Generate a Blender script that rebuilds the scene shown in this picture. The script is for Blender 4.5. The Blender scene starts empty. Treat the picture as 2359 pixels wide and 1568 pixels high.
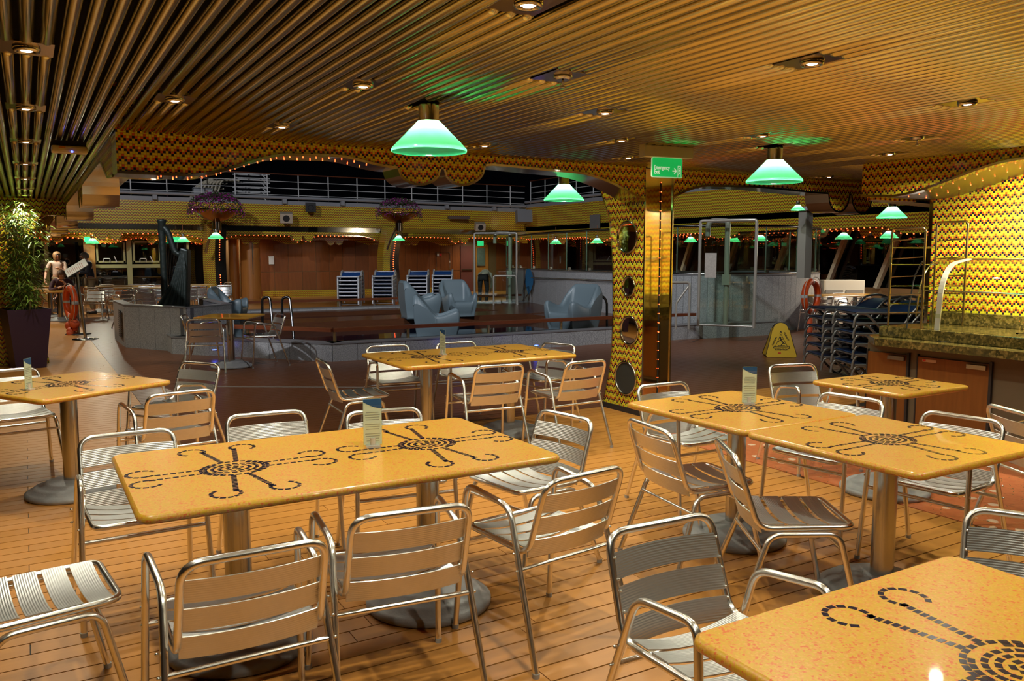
import bpy, bmesh, math, random
from mathutils import Vector, Matrix, noise
random.seed(7)
PI = math.pi
sc = bpy.context.scene
COL = sc.collection
# ------------------------------------------------------------------ camera, world, exposure
F_PX, PITCH, YAW, EYE = 1900.0, math.atan(194 / 1900.0), math.radians(30.45), 1.58
cam_data = bpy.data.cameras.new('camera')
cam_data.sensor_width = 36.0
cam_data.lens = F_PX / 2359.0 * 36.0
cam_data.clip_start = 0.05
cam = bpy.data.objects.new('camera', cam_data)
COL.objects.link(cam)
cam.location = (0, 0, EYE)
cam.rotation_euler = (PI / 2 - PITCH, 0, -YAW)
sc.camera = cam
w = bpy.data.worlds.new('night')
sc.world = w
w.use_nodes = True
w.node_tree.nodes['Background'].inputs[0].default_value = (0.10, 0.13, 0.2, 1)
w.node_tree.nodes['Background'].inputs[1].default_value = 0.004
sc.view_settings.view_transform = 'Standard'
sc.view_settings.look = 'None'
sc.view_settings.exposure = 0.0
sc.view_settings.gamma = 1.0
sc.view_settings.use_curve_mapping = False
cy = sc.cycles
cy.use_denoising = True
cy.max_bounces = 7
cy.diffuse_bounces = 3
cy.glossy_bounces = 4
cy.transmission_bounces = 5
cy.transparent_max_bounces = 10
cy.caustics_reflective = False
cy.caustics_refractive = False
cy.sample_clamp_indirect = 6.0
cy.use_adaptive_sampling = True
cy.adaptive_threshold = 0.02

WARM = (1.0, 0.955, 0.75)
def lamp(kind, name, loc, power, color, size=0.03, aim=None, angle=120, blend=0.5, parent=None, sy=None):
    d = bpy.data.lights.new(name, kind)
    d.energy = power
    d.color = color
    if kind == 'SPOT':
        d.spot_size = math.radians(angle); d.spot_blend = blend; d.shadow_soft_size = size
    elif kind == 'POINT':
        d.shadow_soft_size = size
    elif kind == 'AREA':
        d.size = size
        if sy: d.shape = 'RECTANGLE'; d.size_y = sy
    o = bpy.data.objects.new(name, d)
    COL.objects.link(o)
    o.location = loc
    if aim is not None:
        o.rotation_euler = (Vector(aim) - Vector(loc)).to_track_quat('-Z', 'Y').to_euler()
    if parent: o.parent = parent
    return o
# cool white floodlights of the deck above that shine down into the open pool court
lamp('SPOT', 'flood_light', (-3.0, 9.0, 7.5), 4200, (0.90, 0.93, 1.0), 0.10, (9.0, 24.0, 1.5), 80, 0.6)
lamp('SPOT', 'flood_light', (5.5, 8.0, 7.0), 1300, (0.92, 0.95, 1.0), 0.15, (14.0, 19.0, 0.5), 90, 0.7)
lamp('SPOT', 'flood_light', (4.5, 7.4, 6.0), 520, (0.95, 0.96, 1.0), 0.15, (6.5, 13.5, 0.0), 120, 0.8)
lamp('SPOT', 'flood_light', (1.4, 9.6, 6.2), 420, (1.0, 0.93, 0.80), 0.05, (5.2, 6.75, 1.3), 42, 0.5)
DOWN_W = 63.0      # every recessed downlight
PEND_W = 30.0      # every green pendant
ZC = 2.42          # underside of the tube ceiling

# ------------------------------------------------------------------ materials
MATS = {}
def nt(name):
    m = bpy.data.materials.new(name); m.use_nodes = True
    t = m.node_tree
    return m, t, t.nodes['Principled BSDF']
def mat(name, color, rough=0.5, metal=0.0, emit=None, es=0.0, coat=0.0, trans=0.0, ior=None, alpha=None, noise_amt=0.0, nscale=8.0, bump=0.0, bscale=40.0, spec=None):
    if name in MATS: return MATS[name]
    m, t, b = nt(name)
    b.inputs['Base Color'].default_value = (*color, 1)
    b.inputs['Roughness'].default_value = rough
    b.inputs['Metallic'].default_value = metal
    if spec is not None: b.inputs['Specular IOR Level'].default_value = spec
    if coat: b.inputs['Coat Weight'].default_value = coat; b.inputs['Coat Roughness'].default_value = 0.05
    if trans: b.inputs['Transmission Weight'].default_value = trans
    if ior: b.inputs['IOR'].default_value = ior
    if emit: b.inputs['Emission Color'].default_value = (*emit, 1); b.inputs['Emission Strength'].default_value = es
    if noise_amt:
        tc = t.nodes.new('ShaderNodeTexCoord'); n = t.nodes.new('ShaderNodeTexNoise')
        n.inputs['Scale'].default_value = nscale; n.inputs['Detail'].default_value = 5
        t.links.new(tc.outputs['Object'], n.inputs['Vector'])
        mx = t.nodes.new('ShaderNodeMix'); mx.data_type = 'RGBA'
        mx.inputs[6].default_value = (*[c * (1 - noise_amt) for c in color], 1)
        mx.inputs[7].default_value = (*[min(1, c * (1 + noise_amt)) for c in color], 1)
        t.links.new(n.outputs['Fac'], mx.inputs[0]); t.links.new(mx.outputs[2], b.inputs['Base Color'])
    if bump:
        tc = t.nodes.new('ShaderNodeTexCoord'); n = t.nodes.new('ShaderNodeTexNoise')
        n.inputs['Scale'].default_value = bscale
        t.links.new(tc.outputs['Object'], n.inputs['Vector'])
        bp = t.nodes.new('ShaderNodeBump'); bp.inputs['Strength'].default_value = bump; bp.inputs['Distance'].default_value = 0.01
        t.links.new(n.outputs['Fac'], bp.inputs['Height']); t.links.new(bp.outputs[0], b.inputs['Normal'])
    MATS[name] = m
    return m
def N(t, typ, **kw):
    n = t.nodes.new(typ)
    for k, v in kw.items(): setattr(n, k, v)
    return n
def mth(t, op, a, b=None, c=None):
    n = t.nodes.new('ShaderNodeMath'); n.operation = op
    for i, v in enumerate((a, b, c)):
        if v is None: continue
        if isinstance(v, (int, float)): n.inputs[i].default_value = v
        else: t.links.new(v, n.inputs[i])
    return n.outputs[0]
def mixc(t, fac, a, b):
    n = t.nodes.new('ShaderNodeMix'); n.data_type = 'RGBA'
    if isinstance(fac, (int, float)): n.inputs[0].default_value = fac
    else: t.links.new(fac, n.inputs[0])
    for i, v in ((6, a), (7, b)):
        if isinstance(v, tuple): n.inputs[i].default_value = (*v, 1)
        else: t.links.new(v, n.inputs[i])
    return n.outputs[2]

def mosaic(name, tile=0.0178, fall=0.0):
    """glazed mosaic tiles: yellow ground, chevrons of one red over one black tile, period 4 x 4 tiles"""
    m, t, b = nt(name)
    g = N(t, 'ShaderNodeNewGeometry')
    sp = N(t, 'ShaderNodeSeparateXYZ'); t.links.new(g.outputs['Position'], sp.inputs[0])
    sn = N(t, 'ShaderNodeSeparateXYZ'); t.links.new(g.outputs['True Normal'], sn.inputs[0])
    ax = mth(t, 'GREATER_THAN', mth(t, 'ABSOLUTE', sn.outputs[0]), 0.7)
    h = mth(t, 'ADD', mth(t, 'MULTIPLY', ax, sp.outputs[1]), mth(t, 'MULTIPLY', mth(t, 'SUBTRACT', 1.0, ax), sp.outputs[0]))
    u = mth(t, 'MULTIPLY', h, 1 / tile)
    v = mth(t, 'MULTIPLY', sp.outputs[2], 1 / tile)
    cu = mth(t, 'FLOOR', u); cv = mth(t, 'FLOOR', v)
    k = mth(t, 'FLOORED_MODULO', cu, 4.0)
    off = mth(t, 'SUBTRACT', 2.0, mth(t, 'ABSOLUTE', mth(t, 'SUBTRACT', k, 2.0)))   # 0,1,2,1
    r = mth(t, 'FLOORED_MODULO', mth(t, 'SUBTRACT', cv, off), 4.0)
    isred = mth(t, 'LESS_THAN', mth(t, 'ABSOLUTE', mth(t, 'SUBTRACT', r, 1.0)), 0.5)
    isblk = mth(t, 'LESS_THAN', r, 0.5)
    wn = N(t, 'ShaderNodeTexWhiteNoise'); wn.noise_dimensions = '2D'
    cmb = N(t, 'ShaderNodeCombineXYZ'); t.links.new(cu, cmb.inputs[0]); t.links.new(cv, cmb.inputs[1])
    t.links.new(cmb.outputs[0], wn.inputs['Vector'])
    yel = mixc(t, wn.outputs['Value'], (0.74, 0.66, 0.022), (0.86, 0.78, 0.045))
    c = mixc(t, isred, yel, (0.74, 0.12, 0.02))
    c = mixc(t, isblk, c, (0.012, 0.012, 0.03))
    fu = mth(t, 'ABSOLUTE', mth(t, 'SUBTRACT', mth(t, 'FRACT', u), 0.5))
    fv = mth(t, 'ABSOLUTE', mth(t, 'SUBTRACT', mth(t, 'FRACT', v), 0.5))
    gr = mth(t, 'GREATER_THAN', mth(t, 'MAXIMUM', fu, fv), 0.455)
    c = mixc(t, gr, c, (0.36, 0.24, 0.03))
    t.links.new(c, b.inputs['Base Color'])
    b.inputs['Roughness'].default_value = 0.22
    bp = N(t, 'ShaderNodeBump'); bp.inputs['Strength'].default_value = 0.25; bp.inputs['Distance'].default_value = 0.002
    t.links.new(mth(t, 'SUBTRACT', 1.0, gr), bp.inputs['Height']); t.links.new(bp.outputs[0], b.inputs['Normal'])
    MATS[name] = m
    return m
MOS = mosaic('mosaic_tile')
MOSF = mosaic('mosaic_tile_far', 0.0225)

def ridged(name, axis, color=(0.72, 0.71, 0.68), rough=0.33, period=0.0075):
    m, t, b = nt(name)
    tc = N(t, 'ShaderNodeTexCoord'); s = N(t, 'ShaderNodeSeparateXYZ'); t.links.new(tc.outputs['Object'], s.inputs[0])
    wv = mth(t, 'SINE', mth(t, 'MULTIPLY', s.outputs[axis], 2 * PI / period))
    bp = N(t, 'ShaderNodeBump'); bp.inputs['Strength'].default_value = 0.3; bp.inputs['Distance'].default_value = 0.001
    t.links.new(wv, bp.inputs['Height']); t.links.new(bp.outputs[0], b.inputs['Normal'])
    n = N(t, 'ShaderNodeTexNoise'); n.inputs['Scale'].default_value = 30; t.links.new(tc.outputs['Object'], n.inputs['Vector'])
    t.links.new(mixc(t, n.outputs['Fac'], tuple(c * 0.88 for c in color), color), b.inputs['Base Color'])
    b.inputs['Metallic'].default_value = 0.92
    b.inputs['Roughness'].default_value = rough
    MATS[name] = m
    return m
ALU = mat('polished_aluminium', (0.86, 0.84, 0.79), 0.25, 1.0, noise_amt=0.06, nscale=25)
SLATB = ridged('ridged_aluminium_back', 2)
SLATS = ridged('ridged_aluminium_seat', 1, (0.62, 0.62, 0.61))
CHROME = mat('chrome', (0.58, 0.54, 0.42), 0.10, 1.0)
STEEL = mat('brushed_steel', (0.50, 0.49, 0.46), 0.20, 1.0)
TUBE = mat('ceiling_tube_metal', (0.60, 0.56, 0.30), 0.17, 1.0, noise_amt=0.05, nscale=2)
DARKM = mat('dark_void', (0.012, 0.012, 0.012), 0.9)
BLACKP = mat('black_plastic', (0.02, 0.02, 0.022), 0.45)
GREYP = mat('grey_steel_paint', (0.33, 0.34, 0.37), 0.4)
WHITEP = mat('white_paint', (0.75, 0.75, 0.75), 0.4)
LEDM = mat('led_red', (1, 0.2, 0.05), 0.5, emit=(1.0, 0.085, 0.02), es=7)
LEDBIG = mat('led_core', (1, 0.4, 0.1), 0.5, emit=(1.0, 0.08, 0.018), es=9)
DLM = mat('downlight_glow', (1, 1, 1), 0.5, emit=(1.0, 0.95, 0.9), es=22)
BULBM = mat('pendant_bulb', (1, 1, 1), 0.5, emit=(0.75, 1.0, 0.82), es=9)

def speckle():
    m, t, b = nt('speckled_laminate')
    tc = N(t, 'ShaderNodeTexCoord')
    v = N(t, 'ShaderNodeTexVoronoi'); v.inputs['Scale'].default_value = 185
    t.links.new(tc.outputs['Object'], v.inputs['Vector'])
    hs = N(t, 'ShaderNodeSeparateColor'); t.links.new(v.outputs['Color'], hs.inputs[0])
    n = N(t, 'ShaderNodeTexNoise'); n.inputs['Scale'].default_value = 45; n.inputs['Detail'].default_value = 3
    t.links.new(tc.outputs['Object'], n.inputs['Vector'])
    a = mth(t, 'ADD', mth(t, 'MULTIPLY', hs.outputs[0], 0.75), mth(t, 'MULTIPLY', n.outputs['Fac'], 0.55))
    cr = N(t, 'ShaderNodeValToRGB')
    e = cr.color_ramp.elements
    e[0].position = 0.0; e[0].color = (0.50, 0.31, 0.012, 1)
    e[1].position = 1.0; e[1].color = (0.62, 0.13, 0.03, 1)
    for p, c in ((0.50, (0.60, 0.34, 0.022, 1)), (0.70, (0.60, 0.26, 0.035, 1)), (0.86, (0.66, 0.36, 0.07, 1))):
        k = e.new(p); k.color = c
    t.links.new(a, cr.inputs[0]); t.links.new(cr.outputs[0], b.inputs['Base Color'])
    b.inputs['Roughness'].default_value = 0.32
    b.inputs['Coat Weight'].default_value = 0.35
    b.inputs['Coat Roughness'].default_value = 0.04
    MATS['speckled_laminate'] = m
    return m
LAM = speckle()
NAVY = mat('navy_inlay', (0.006, 0.005, 0.022), 0.22, spec=0.3)

def wood(name, c1, c2, rough=0.4, scale=3.0, stretch=(1, 12, 12), diag=0.0, rnd=0.25):
    m, t, b = nt(name)
    tc = N(t, 'ShaderNodeTexCoord'); mp = N(t, 'ShaderNodeMapping')
    mp.inputs['Scale'].default_value = stretch; mp.inputs['Rotation'].default_value = (0, diag, 0)
    t.links.new(tc.outputs['Object'], mp.inputs[0])
    n = N(t, 'ShaderNodeTexNoise'); n.inputs['Scale'].default_value = scale; n.inputs['Detail'].default_value = 6
    t.links.new(mp.outputs[0], n.inputs['Vector'])
    oi = N(t, 'ShaderNodeObjectInfo')
    c = mixc(t, n.outputs['Fac'], c1, c2)
    hsv = N(t, 'ShaderNodeHueSaturation'); t.links.new(c, hsv.inputs['Color'])
    t.links.new(mth(t, 'ADD', 1.0 - rnd / 2, mth(t, 'MULTIPLY', oi.outputs['Random'], rnd)), hsv.inputs['Value'])
    t.links.new(hsv.outputs[0], b.inputs['Base Color'])
    b.inputs['Roughness'].default_value = rough
    MATS[name] = m
    return m
TEAK = wood('synthetic_teak', (0.44, 0.180, 0.034), (0.55, 0.235, 0.050), 0.36, 2.0, (1.5, 14, 14), 0, 0.12)
PANELW = wood('wood_veneer', (0.16, 0.045, 0.014), (0.30, 0.095, 0.025), 0.35, 2.0, (9, 1, 1), 0.8, 0.25)
CABW = wood('cherry_door', (0.15, 0.048, 0.008), (0.27, 0.100, 0.020), 0.35, 3.0, (1, 10, 0.8), 0, 0.2)
RAILW = wood('varnished_rail', (0.10, 0.026, 0.010), (0.17, 0.045, 0.016), 0.3, 3.0, (2, 2, 12), 0, 0.1)

def grey_tile():
    m, t, b = nt('grey_textured_tile')
    g = N(t, 'ShaderNodeNewGeometry'); mp = N(t, 'ShaderNodeMapping'); mp.inputs['Scale'].default_value = (70, 70, 24)
    t.links.new(g.outputs['Position'], mp.inputs[0])
    n = N(t, 'ShaderNodeTexNoise'); n.inputs['Scale'].default_value = 2.2; n.inputs['Detail'].default_value = 4
    t.links.new(mp.outputs[0], n.inputs['Vector'])
    cr = N(t, 'ShaderNodeValToRGB'); cr.color_ramp.elements[0].position = 0.38; cr.color_ramp.elements[0].color = (0.19, 0.19, 0.195, 1)
    cr.color_ramp.elements[1].position = 0.62; cr.color_ramp.elements[1].color = (0.40, 0.40, 0.40, 1)
    t.links.new(n.outputs['Fac'], cr.inputs[0]); t.links.new(cr.outputs[0], b.inputs['Base Color'])
    b.inputs['Roughness'].default_value = 0.35
    MATS['grey_textured_tile'] = m
    return m
GTILE = grey_tile()

def granite():
    m, t, b = nt('brown_green_granite')
    tc = N(t, 'ShaderNodeTexCoord'); v = N(t, 'ShaderNodeTexVoronoi'); v.inputs['Scale'].default_value = 55
    t.links.new(tc.outputs['Object'], v.inputs['Vector'])
    n = N(t, 'ShaderNodeTexNoise'); n.inputs['Scale'].default_value = 14; n.inputs['Detail'].default_value = 8
    t.links.new(tc.outputs['Object'], n.inputs['Vector'])
    hs = N(t, 'ShaderNodeSeparateColor'); t.links.new(v.outputs['Color'], hs.inputs[0])
    a = mth(t, 'ADD', mth(t, 'MULTIPLY', hs.outputs[1], 0.5), mth(t, 'MULTIPLY', n.outputs['Fac'], 0.6))
    cr = N(t, 'ShaderNodeValToRGB'); e = cr.color_ramp.elements
    e[0].position = 0.2; e[0].color = (0.03, 0.028, 0.010, 1); e[1].position = 0.95; e[1].color = (0.32, 0.22, 0.06, 1)
    k = e.new(0.55); k.color = (0.095, 0.072, 0.018, 1)
    t.links.new(a, cr.inputs[0]); t.links.new(cr.outputs[0], b.inputs['Base Color'])
    b.inputs['Roughness'].default_value = 0.12
    MATS['granite'] = m
    return m
GRAN = granite()

def shade_mat():
    m = bpy.data.materials.new('green_lamp_shade'); m.use_nodes = True
    t = m.node_tree; t.nodes.clear()
    out = N(t, 'ShaderNodeOutputMaterial')
    tr = N(t, 'ShaderNodeBsdfTranslucent'); tr.inputs[0].default_value = (0.12, 0.62, 0.25, 1)
    df = N(t, 'ShaderNodeBsdfDiffuse'); df.inputs[0].default_value = (0.02, 0.26, 0.10, 1)
    gl = N(t, 'ShaderNodeBsdfGlossy'); gl.inputs['Roughness'].default_value = 0.08
    m1 = N(t, 'ShaderNodeMixShader'); m1.inputs[0].default_value = 0.35
    t.links.new(tr.outputs[0], m1.inputs[1]); t.links.new(df.outputs[0], m1.inputs[2])
    m2 = N(t, 'ShaderNodeMixShader'); m2.inputs[0].default_value = 0.06
    t.links.new(m1.outputs[0], m2.inputs[1]); t.links.new(gl.outputs[0], m2.inputs[2])
    t.links.new(m2.outputs[0], out.inputs[0])
    return m
SHADE = shade_mat()
def glass_mat(name, tint=(0.9, 1.0, 0.94), refl=1.0, base=0.06):
    m = bpy.data.materials.new(name); m.use_nodes = True
    t = m.node_tree; t.nodes.clear()
    out = N(t, 'ShaderNodeOutputMaterial')
    tp = N(t, 'ShaderNodeBsdfTransparent'); tp.inputs[0].default_value = (*tint, 1)
    gl = N(t, 'ShaderNodeBsdfGlossy'); gl.inputs['Roughness'].default_value = 0.0
    g = N(t, 'ShaderNodeNewGeometry'); dt = N(t, 'ShaderNodeVectorMath'); dt.operation = 'DOT_PRODUCT'
    t.links.new(g.outputs['Normal'], dt.inputs[0]); t.links.new(g.outputs['Incoming'], dt.inputs[1])
    c = mth(t, 'SUBTRACT', 1.0, mth(t, 'ABSOLUTE', dt.outputs['Value']))
    fr = mth(t, 'ADD', 0.04, mth(t, 'MULTIPLY', mth(t, 'POWER', c, 5.0), 0.96))
    mx = N(t, 'ShaderNodeMixShader')
    t.links.new(mth(t, 'ADD', mth(t, 'MULTIPLY', fr, refl), base), mx.inputs[0])
    t.links.new(tp.outputs[0], mx.inputs[1]); t.links.new(gl.outputs[0], mx.inputs[2])
    t.links.new(mx.outputs[0], out.inputs[0])
    return m
GLASS = glass_mat('clear_glass')
GLASSW = glass_mat('night_window_glass', (0.6, 0.6, 0.6), 1.2, 0.05)

# ------------------------------------------------------------------ mesh helpers
def put(name, me, parent=None, loc=None, rz=None):
    o = bpy.data.objects.new(name, me)
    COL.objects.link(o)
    if parent is not None: o.parent = parent
    if loc is not None: o.location = loc
    if rz is not None: o.rotation_euler = (0, 0, rz)
    return o
def tag(o, label=None, cat=None, group=None, kind=None):
    if label: o['label'] = label
    if cat: o['category'] = cat
    if group: o['group'] = group
    if kind: o['kind'] = kind
    return o
def empty(name, loc=(0, 0, 0), rz=0.0, label=None, cat=None, group=None, kind=None):
    o = bpy.data.objects.new(name, None); COL.objects.link(o)
    o.location = loc; o.rotation_euler = (0, 0, rz)
    o.empty_display_size = 0.1
    return tag(o, label, cat, group, kind)
def kids(o): return [c for c in COL.objects if c.parent == o]
CH = {}
def dup(root, loc=None, rz=None, label=None, group=None, tree=None):
    r = root.copy(); COL.objects.link(r)
    if loc is not None: r.location = loc
    if rz is not None: r.rotation_euler = (0, 0, rz)
    if label: r['label'] = label
    if group: r['group'] = group
    def rec(src, dst):
        for ch in TREE(src):
            c = ch.copy(); COL.objects.link(c); c.parent = dst
            rec(ch, c)
    rec(root, r)
    return r
_tree = {}
def TREE(o):
    if o.name not in _tree:
        _tree[o.name] = list(o.children)
    return _tree[o.name]

class MB:
    def __init__(s): s.v = []; s.f = []; s.mi = []; s.sm = []
    def add(s, vs, fs, mi=0, smooth=False):
        b = len(s.v); s.v += [tuple(p) for p in vs]
        for f in fs:
            s.f.append(tuple(i + b for i in f)); s.mi.append(mi); s.sm.append(smooth)
        return s
    def box(s, x0, x1, y0, y1, z0, z1, mi=0):
        vs = [(x0, y0, z0), (x1, y0, z0), (x1, y1, z0), (x0, y1, z0), (x0, y0, z1), (x1, y0, z1), (x1, y1, z1), (x0, y1, z1)]
        return s.add(vs, [(0, 3, 2, 1), (4, 5, 6, 7), (0, 1, 5, 4), (1, 2, 6, 5), (2, 3, 7, 6), (3, 0, 4, 7)], mi)
    def bar(s, a, b, wdt, hgt, mi=0, up=(0, 0, 1)):
        a = Vector(a); b = Vector(b); d = (b - a).normalized(); u = Vector(up)
        if abs(d.dot(u)) > 0.98: u = Vector((1, 0, 0))
        r = d.cross(u).normalized() * wdt / 2; u2 = r.cross(d).normalized() * hgt / 2
        vs = [a - r - u2, a + r - u2, a + r + u2, a - r + u2, b - r - u2, b + r - u2, b + r + u2, b - r + u2]
        return s.add(vs, [(3, 2, 1, 0), (4, 5, 6, 7), (0, 1, 5, 4), (1, 2, 6, 5), (2, 3, 7, 6), (3, 0, 4, 7)], mi)
    def tube(s, pts, r, n=8, closed=False, mi=0, caps=True):
        P_ = [Vector(p) for p in pts]; m = len(P_)
        rr = r if isinstance(r, (list, tuple)) else [r] * m
        tang = []
        for i in range(m):
            if closed: d = P_[(i + 1) % m] - P_[(i - 1) % m]
            else: d = P_[min(i + 1, m - 1)] - P_[max(i - 1, 0)]
            tang.append(d.normalized())
        u = Vector((0, 0, 1)) if abs(tang[0].z) < 0.9 else Vector((1, 0, 0))
        vs = []
        u = (u - tang[0] * u.dot(tang[0])).normalized()
        for i in range(m):
            u = (u - tang[i] * u.dot(tang[i])).normalized()
            w_ = tang[i].cross(u)
            for k in range(n):
                a = 2 * PI * k / n
                vs.append(P_[i] + (u * math.cos(a) + w_ * math.sin(a)) * rr[i])
        fs = []
        for i in range(m if closed else m - 1):
            j = (i + 1) % m
            for k in range(n):
                fs.append((i * n + k, i * n + (k + 1) % n, j * n + (k + 1) % n, j * n + k))
        s.add(vs, fs, mi, True)
        if caps and not closed:
            s.add(vs[:n], [tuple(range(n))[::-1]], mi); s.add(vs[-n:], [tuple(range(n))], mi)
        return s
    def lathe(s, prof, n=24, mi=0, c=(0, 0, 0), smooth=True, capb=True, capt=True):
        vs = []
        for r, z in prof:
            for k in range(n):
                a = 2 * PI * k / n; vs.append((c[0] + r * math.cos(a), c[1] + r * math.sin(a), c[2] + z))
        fs = []
        for i in range(len(prof) - 1):
            for k in range(n):
                fs.append((i * n + k, i * n + (k + 1) % n, (i + 1) * n + (k + 1) % n, (i + 1) * n + k))
        s.add(vs, fs, mi, smooth)
        if capb and prof[0][0] > 1e-4: s.add(vs[:n], [tuple(range(n))[::-1]], mi)
        if capt and prof[-1][0] > 1e-4: s.add(vs[-n:], [tuple(range(n))], mi)
        return s
    def prism(s, poly, f, t0, t1, mi_cap=0, mi_side=0, smooth=False):
        """poly: 2-D outline; f(a, b, t) -> 3-D point; caps at t0 and t1"""
        n = len(poly)
        A = [f(a, b, t0) for a, b in poly]; B = [f(a, b, t1) for a, b in poly]
        s.add(A, [tuple(range(n))[::-1]], mi_cap); s.add(B, [tuple(range(n))], mi_cap)
        s.add(A + B, [(i, (i + 1) % n, n + (i + 1) % n, n + i) for i in range(n)], mi_side, smooth)
        return s
    def sphere(s, c, r, n=10, m=6, mi=0, sc_=(1, 1, 1)):
        prof = [(max(1e-5, r * math.sin(PI * i / m)), -r * math.cos(PI * i / m)) for i in range(m + 1)]
        vs = []
        for q, z in prof:
            for k in range(n):
                a = 2 * PI * k / n; vs.append((c[0] + q * math.cos(a) * sc_[0], c[1] + q * math.sin(a) * sc_[1], c[2] + z * sc_[2]))
        return s.add(vs, [(i * n + k, i * n + (k + 1) % n, (i + 1) * n + (k + 1) % n, (i + 1) * n + k) for i in range(m) for k in range(n)], mi, True)
    def mesh(s, name, mats):
        me = bpy.data.meshes.new(name)
        me.from_pydata(s.v, [], s.f)
        for m in (mats if isinstance(mats, (list, tuple)) else [mats]): me.materials.append(m)
        me.polygons.foreach_set('material_index', s.mi)
        me.polygons.foreach_set('use_smooth', s.sm)
        me.update()
        return me
    def obj(s, name, mats, parent=None, loc=None, rz=None, fix=False, bevel=0.0):
        me = s.mesh(name, mats)
        if fix or bevel:
            bm = bmesh.new(); bm.from_mesh(me)
            bmesh.ops.remove_doubles(bm, verts=bm.verts, dist=1e-5)
            bmesh.ops.recalc_face_normals(bm, faces=bm.faces)
            if bevel:
                es = [e for e in bm.edges if len(e.link_faces) == 2 and e.calc_face_angle(0) > 0.6]
                bmesh.ops.bevel(bm, geom=es, offset=bevel, segments=2, profile=0.6, affect='EDGES')
            bm.to_mesh(me); bm.free()
        return put(name, me, parent, loc, rz)
def fillet(pts, r, seg=5, closed=False):
    P_ = [Vector(p) for p in pts]; n = len(P_); out = []
    rr = r if isinstance(r, (list, tuple)) else [r] * n
    for i in range(n):
        if not closed and i in (0, n - 1): out.append(P_[i]); continue
        a, b, c = P_[i - 1], P_[i], P_[(i + 1) % n]
        d1 = (a - b); d2 = (c - b); q = min(rr[i], d1.length * 0.49, d2.length * 0.49)
        p1 = b + d1.normalized() * q; p2 = b + d2.normalized() * q
        for k in range(seg + 1):
            t = k / seg
            out.append(p1 * (1 - t) ** 2 + b * 2 * t * (1 - t) + p2 * t * t)
    return out
def XZ(a, b, t): return (a, t, b)
def YZ(a, b, t): return (t, a, b)
def XY(a, b, t): return (a, b, t)
def at(px, D, z=0.0):
    """floor point that lies D metres in front of the camera, seen at image column px"""
    a = (px - 1179.5) / F_PX * D * math.cos(PITCH)
    return (math.sin(YAW) * D + math.cos(YAW) * a, math.cos(YAW) * D - math.sin(YAW) * a, z)
# ================================================================== THE SETTING
# ---- floor: dark caulk slab with individually laid planks
fl = MB().box(-6, 24, -4, 38, -0.12, -0.008).obj('floor', mat('deck_caulk', (0.02, 0.016, 0.012), 0.6))
tag(fl, 'orange brown planked deck with dark caulking lines', kind='structure')
PW = 0.1118
rows_near = range(int(1.0 / PW), int(6.2 / PW))
rng = random.Random(3)
far_planks = MB(); n_near = 0
SHADED_TEAK = wood('shade_toned_teak', (0.12, 0.042, 0.017), (0.18, 0.064, 0.024), 0.34, 2.0, (1.5, 14, 14), 0, 0.12)  # same teak for the court, its shade put into the colour
def plank_mb(L): return MB().box(0, L - 0.004, 0, PW - 0.0075, -0.01, 0.0)
_pl = {}
def in_view(x, y):
    # keep to what the camera could see, with a margin
    d = x * math.sin(YAW) + y * math.cos(YAW); r = x * math.cos(YAW) - y * math.sin(YAW)
    return d > 0.5 and abs(r) < d * 0.66 + 1.2
for j in range(-16, 330):
    y = j * PW
    L0 = 2.7
    near = j in rows_near
    # the aligned butt joints at x = -0.06 on every third plank; the other joints fall at random
    xs = [-0.06 if j % 3 == 0 else rng.uniform(-2.0, -0.4)]
    while xs[-1] < (4.72 if y < 5.6 and y > -1 else (9.0 if y < 6 else 22.0)):
        xs.append(xs[-1] + rng.choice([2.2, 2.6, 3.0]))
    while xs[0] > -5: xs.insert(0, xs[0] - 2.6)
    lim = 4.75 if y < 5.55 else 22.0
    for a, b in zip(xs[:-1], xs[1:]):
        a2, b2 = a, min(b, lim)
        if b2 - a2 < 0.05: continue
        vis = any(in_view(a2 + (b2 - a2) * t, y) for t in (0, .5, 1))
        if near and vis and n_near < 290:
            k = round(b2 - a2, 3)
            if k not in _pl: _pl[k] = plank_mb(k).mesh('plank', TEAK)
            put('plank', _pl[k], fl, (a2, y, 0)); n_near += 1
        elif vis or (a2 > -5 and y < 8):
            wet = y > 6.9  # wet picks the dim court planks with shade in their colour
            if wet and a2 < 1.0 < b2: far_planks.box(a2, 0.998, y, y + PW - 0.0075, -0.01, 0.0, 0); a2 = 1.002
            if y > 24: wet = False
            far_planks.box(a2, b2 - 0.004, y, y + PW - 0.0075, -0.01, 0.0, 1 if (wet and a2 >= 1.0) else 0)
fp = far_planks.obj('planks', [TEAK, SHADED_TEAK], fl); fp['kind'] = 'stuff'
# court transition strip (pale caulk line that crosses the dark part of the deck)
MB().bar((3.6, 9.35, 0.002), (5.4, 9.05, 0.002), 0.03, 0.004).obj('deck_strip', mat('pale_strip', (0.35, 0.33, 0.3), 0.3), fl)
MB().bar((1.9, 10.4, 0.002), (3.6, 9.35, 0.002), 0.03, 0.004).obj('deck_strip', MATS['pale_strip'], fl)
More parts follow.
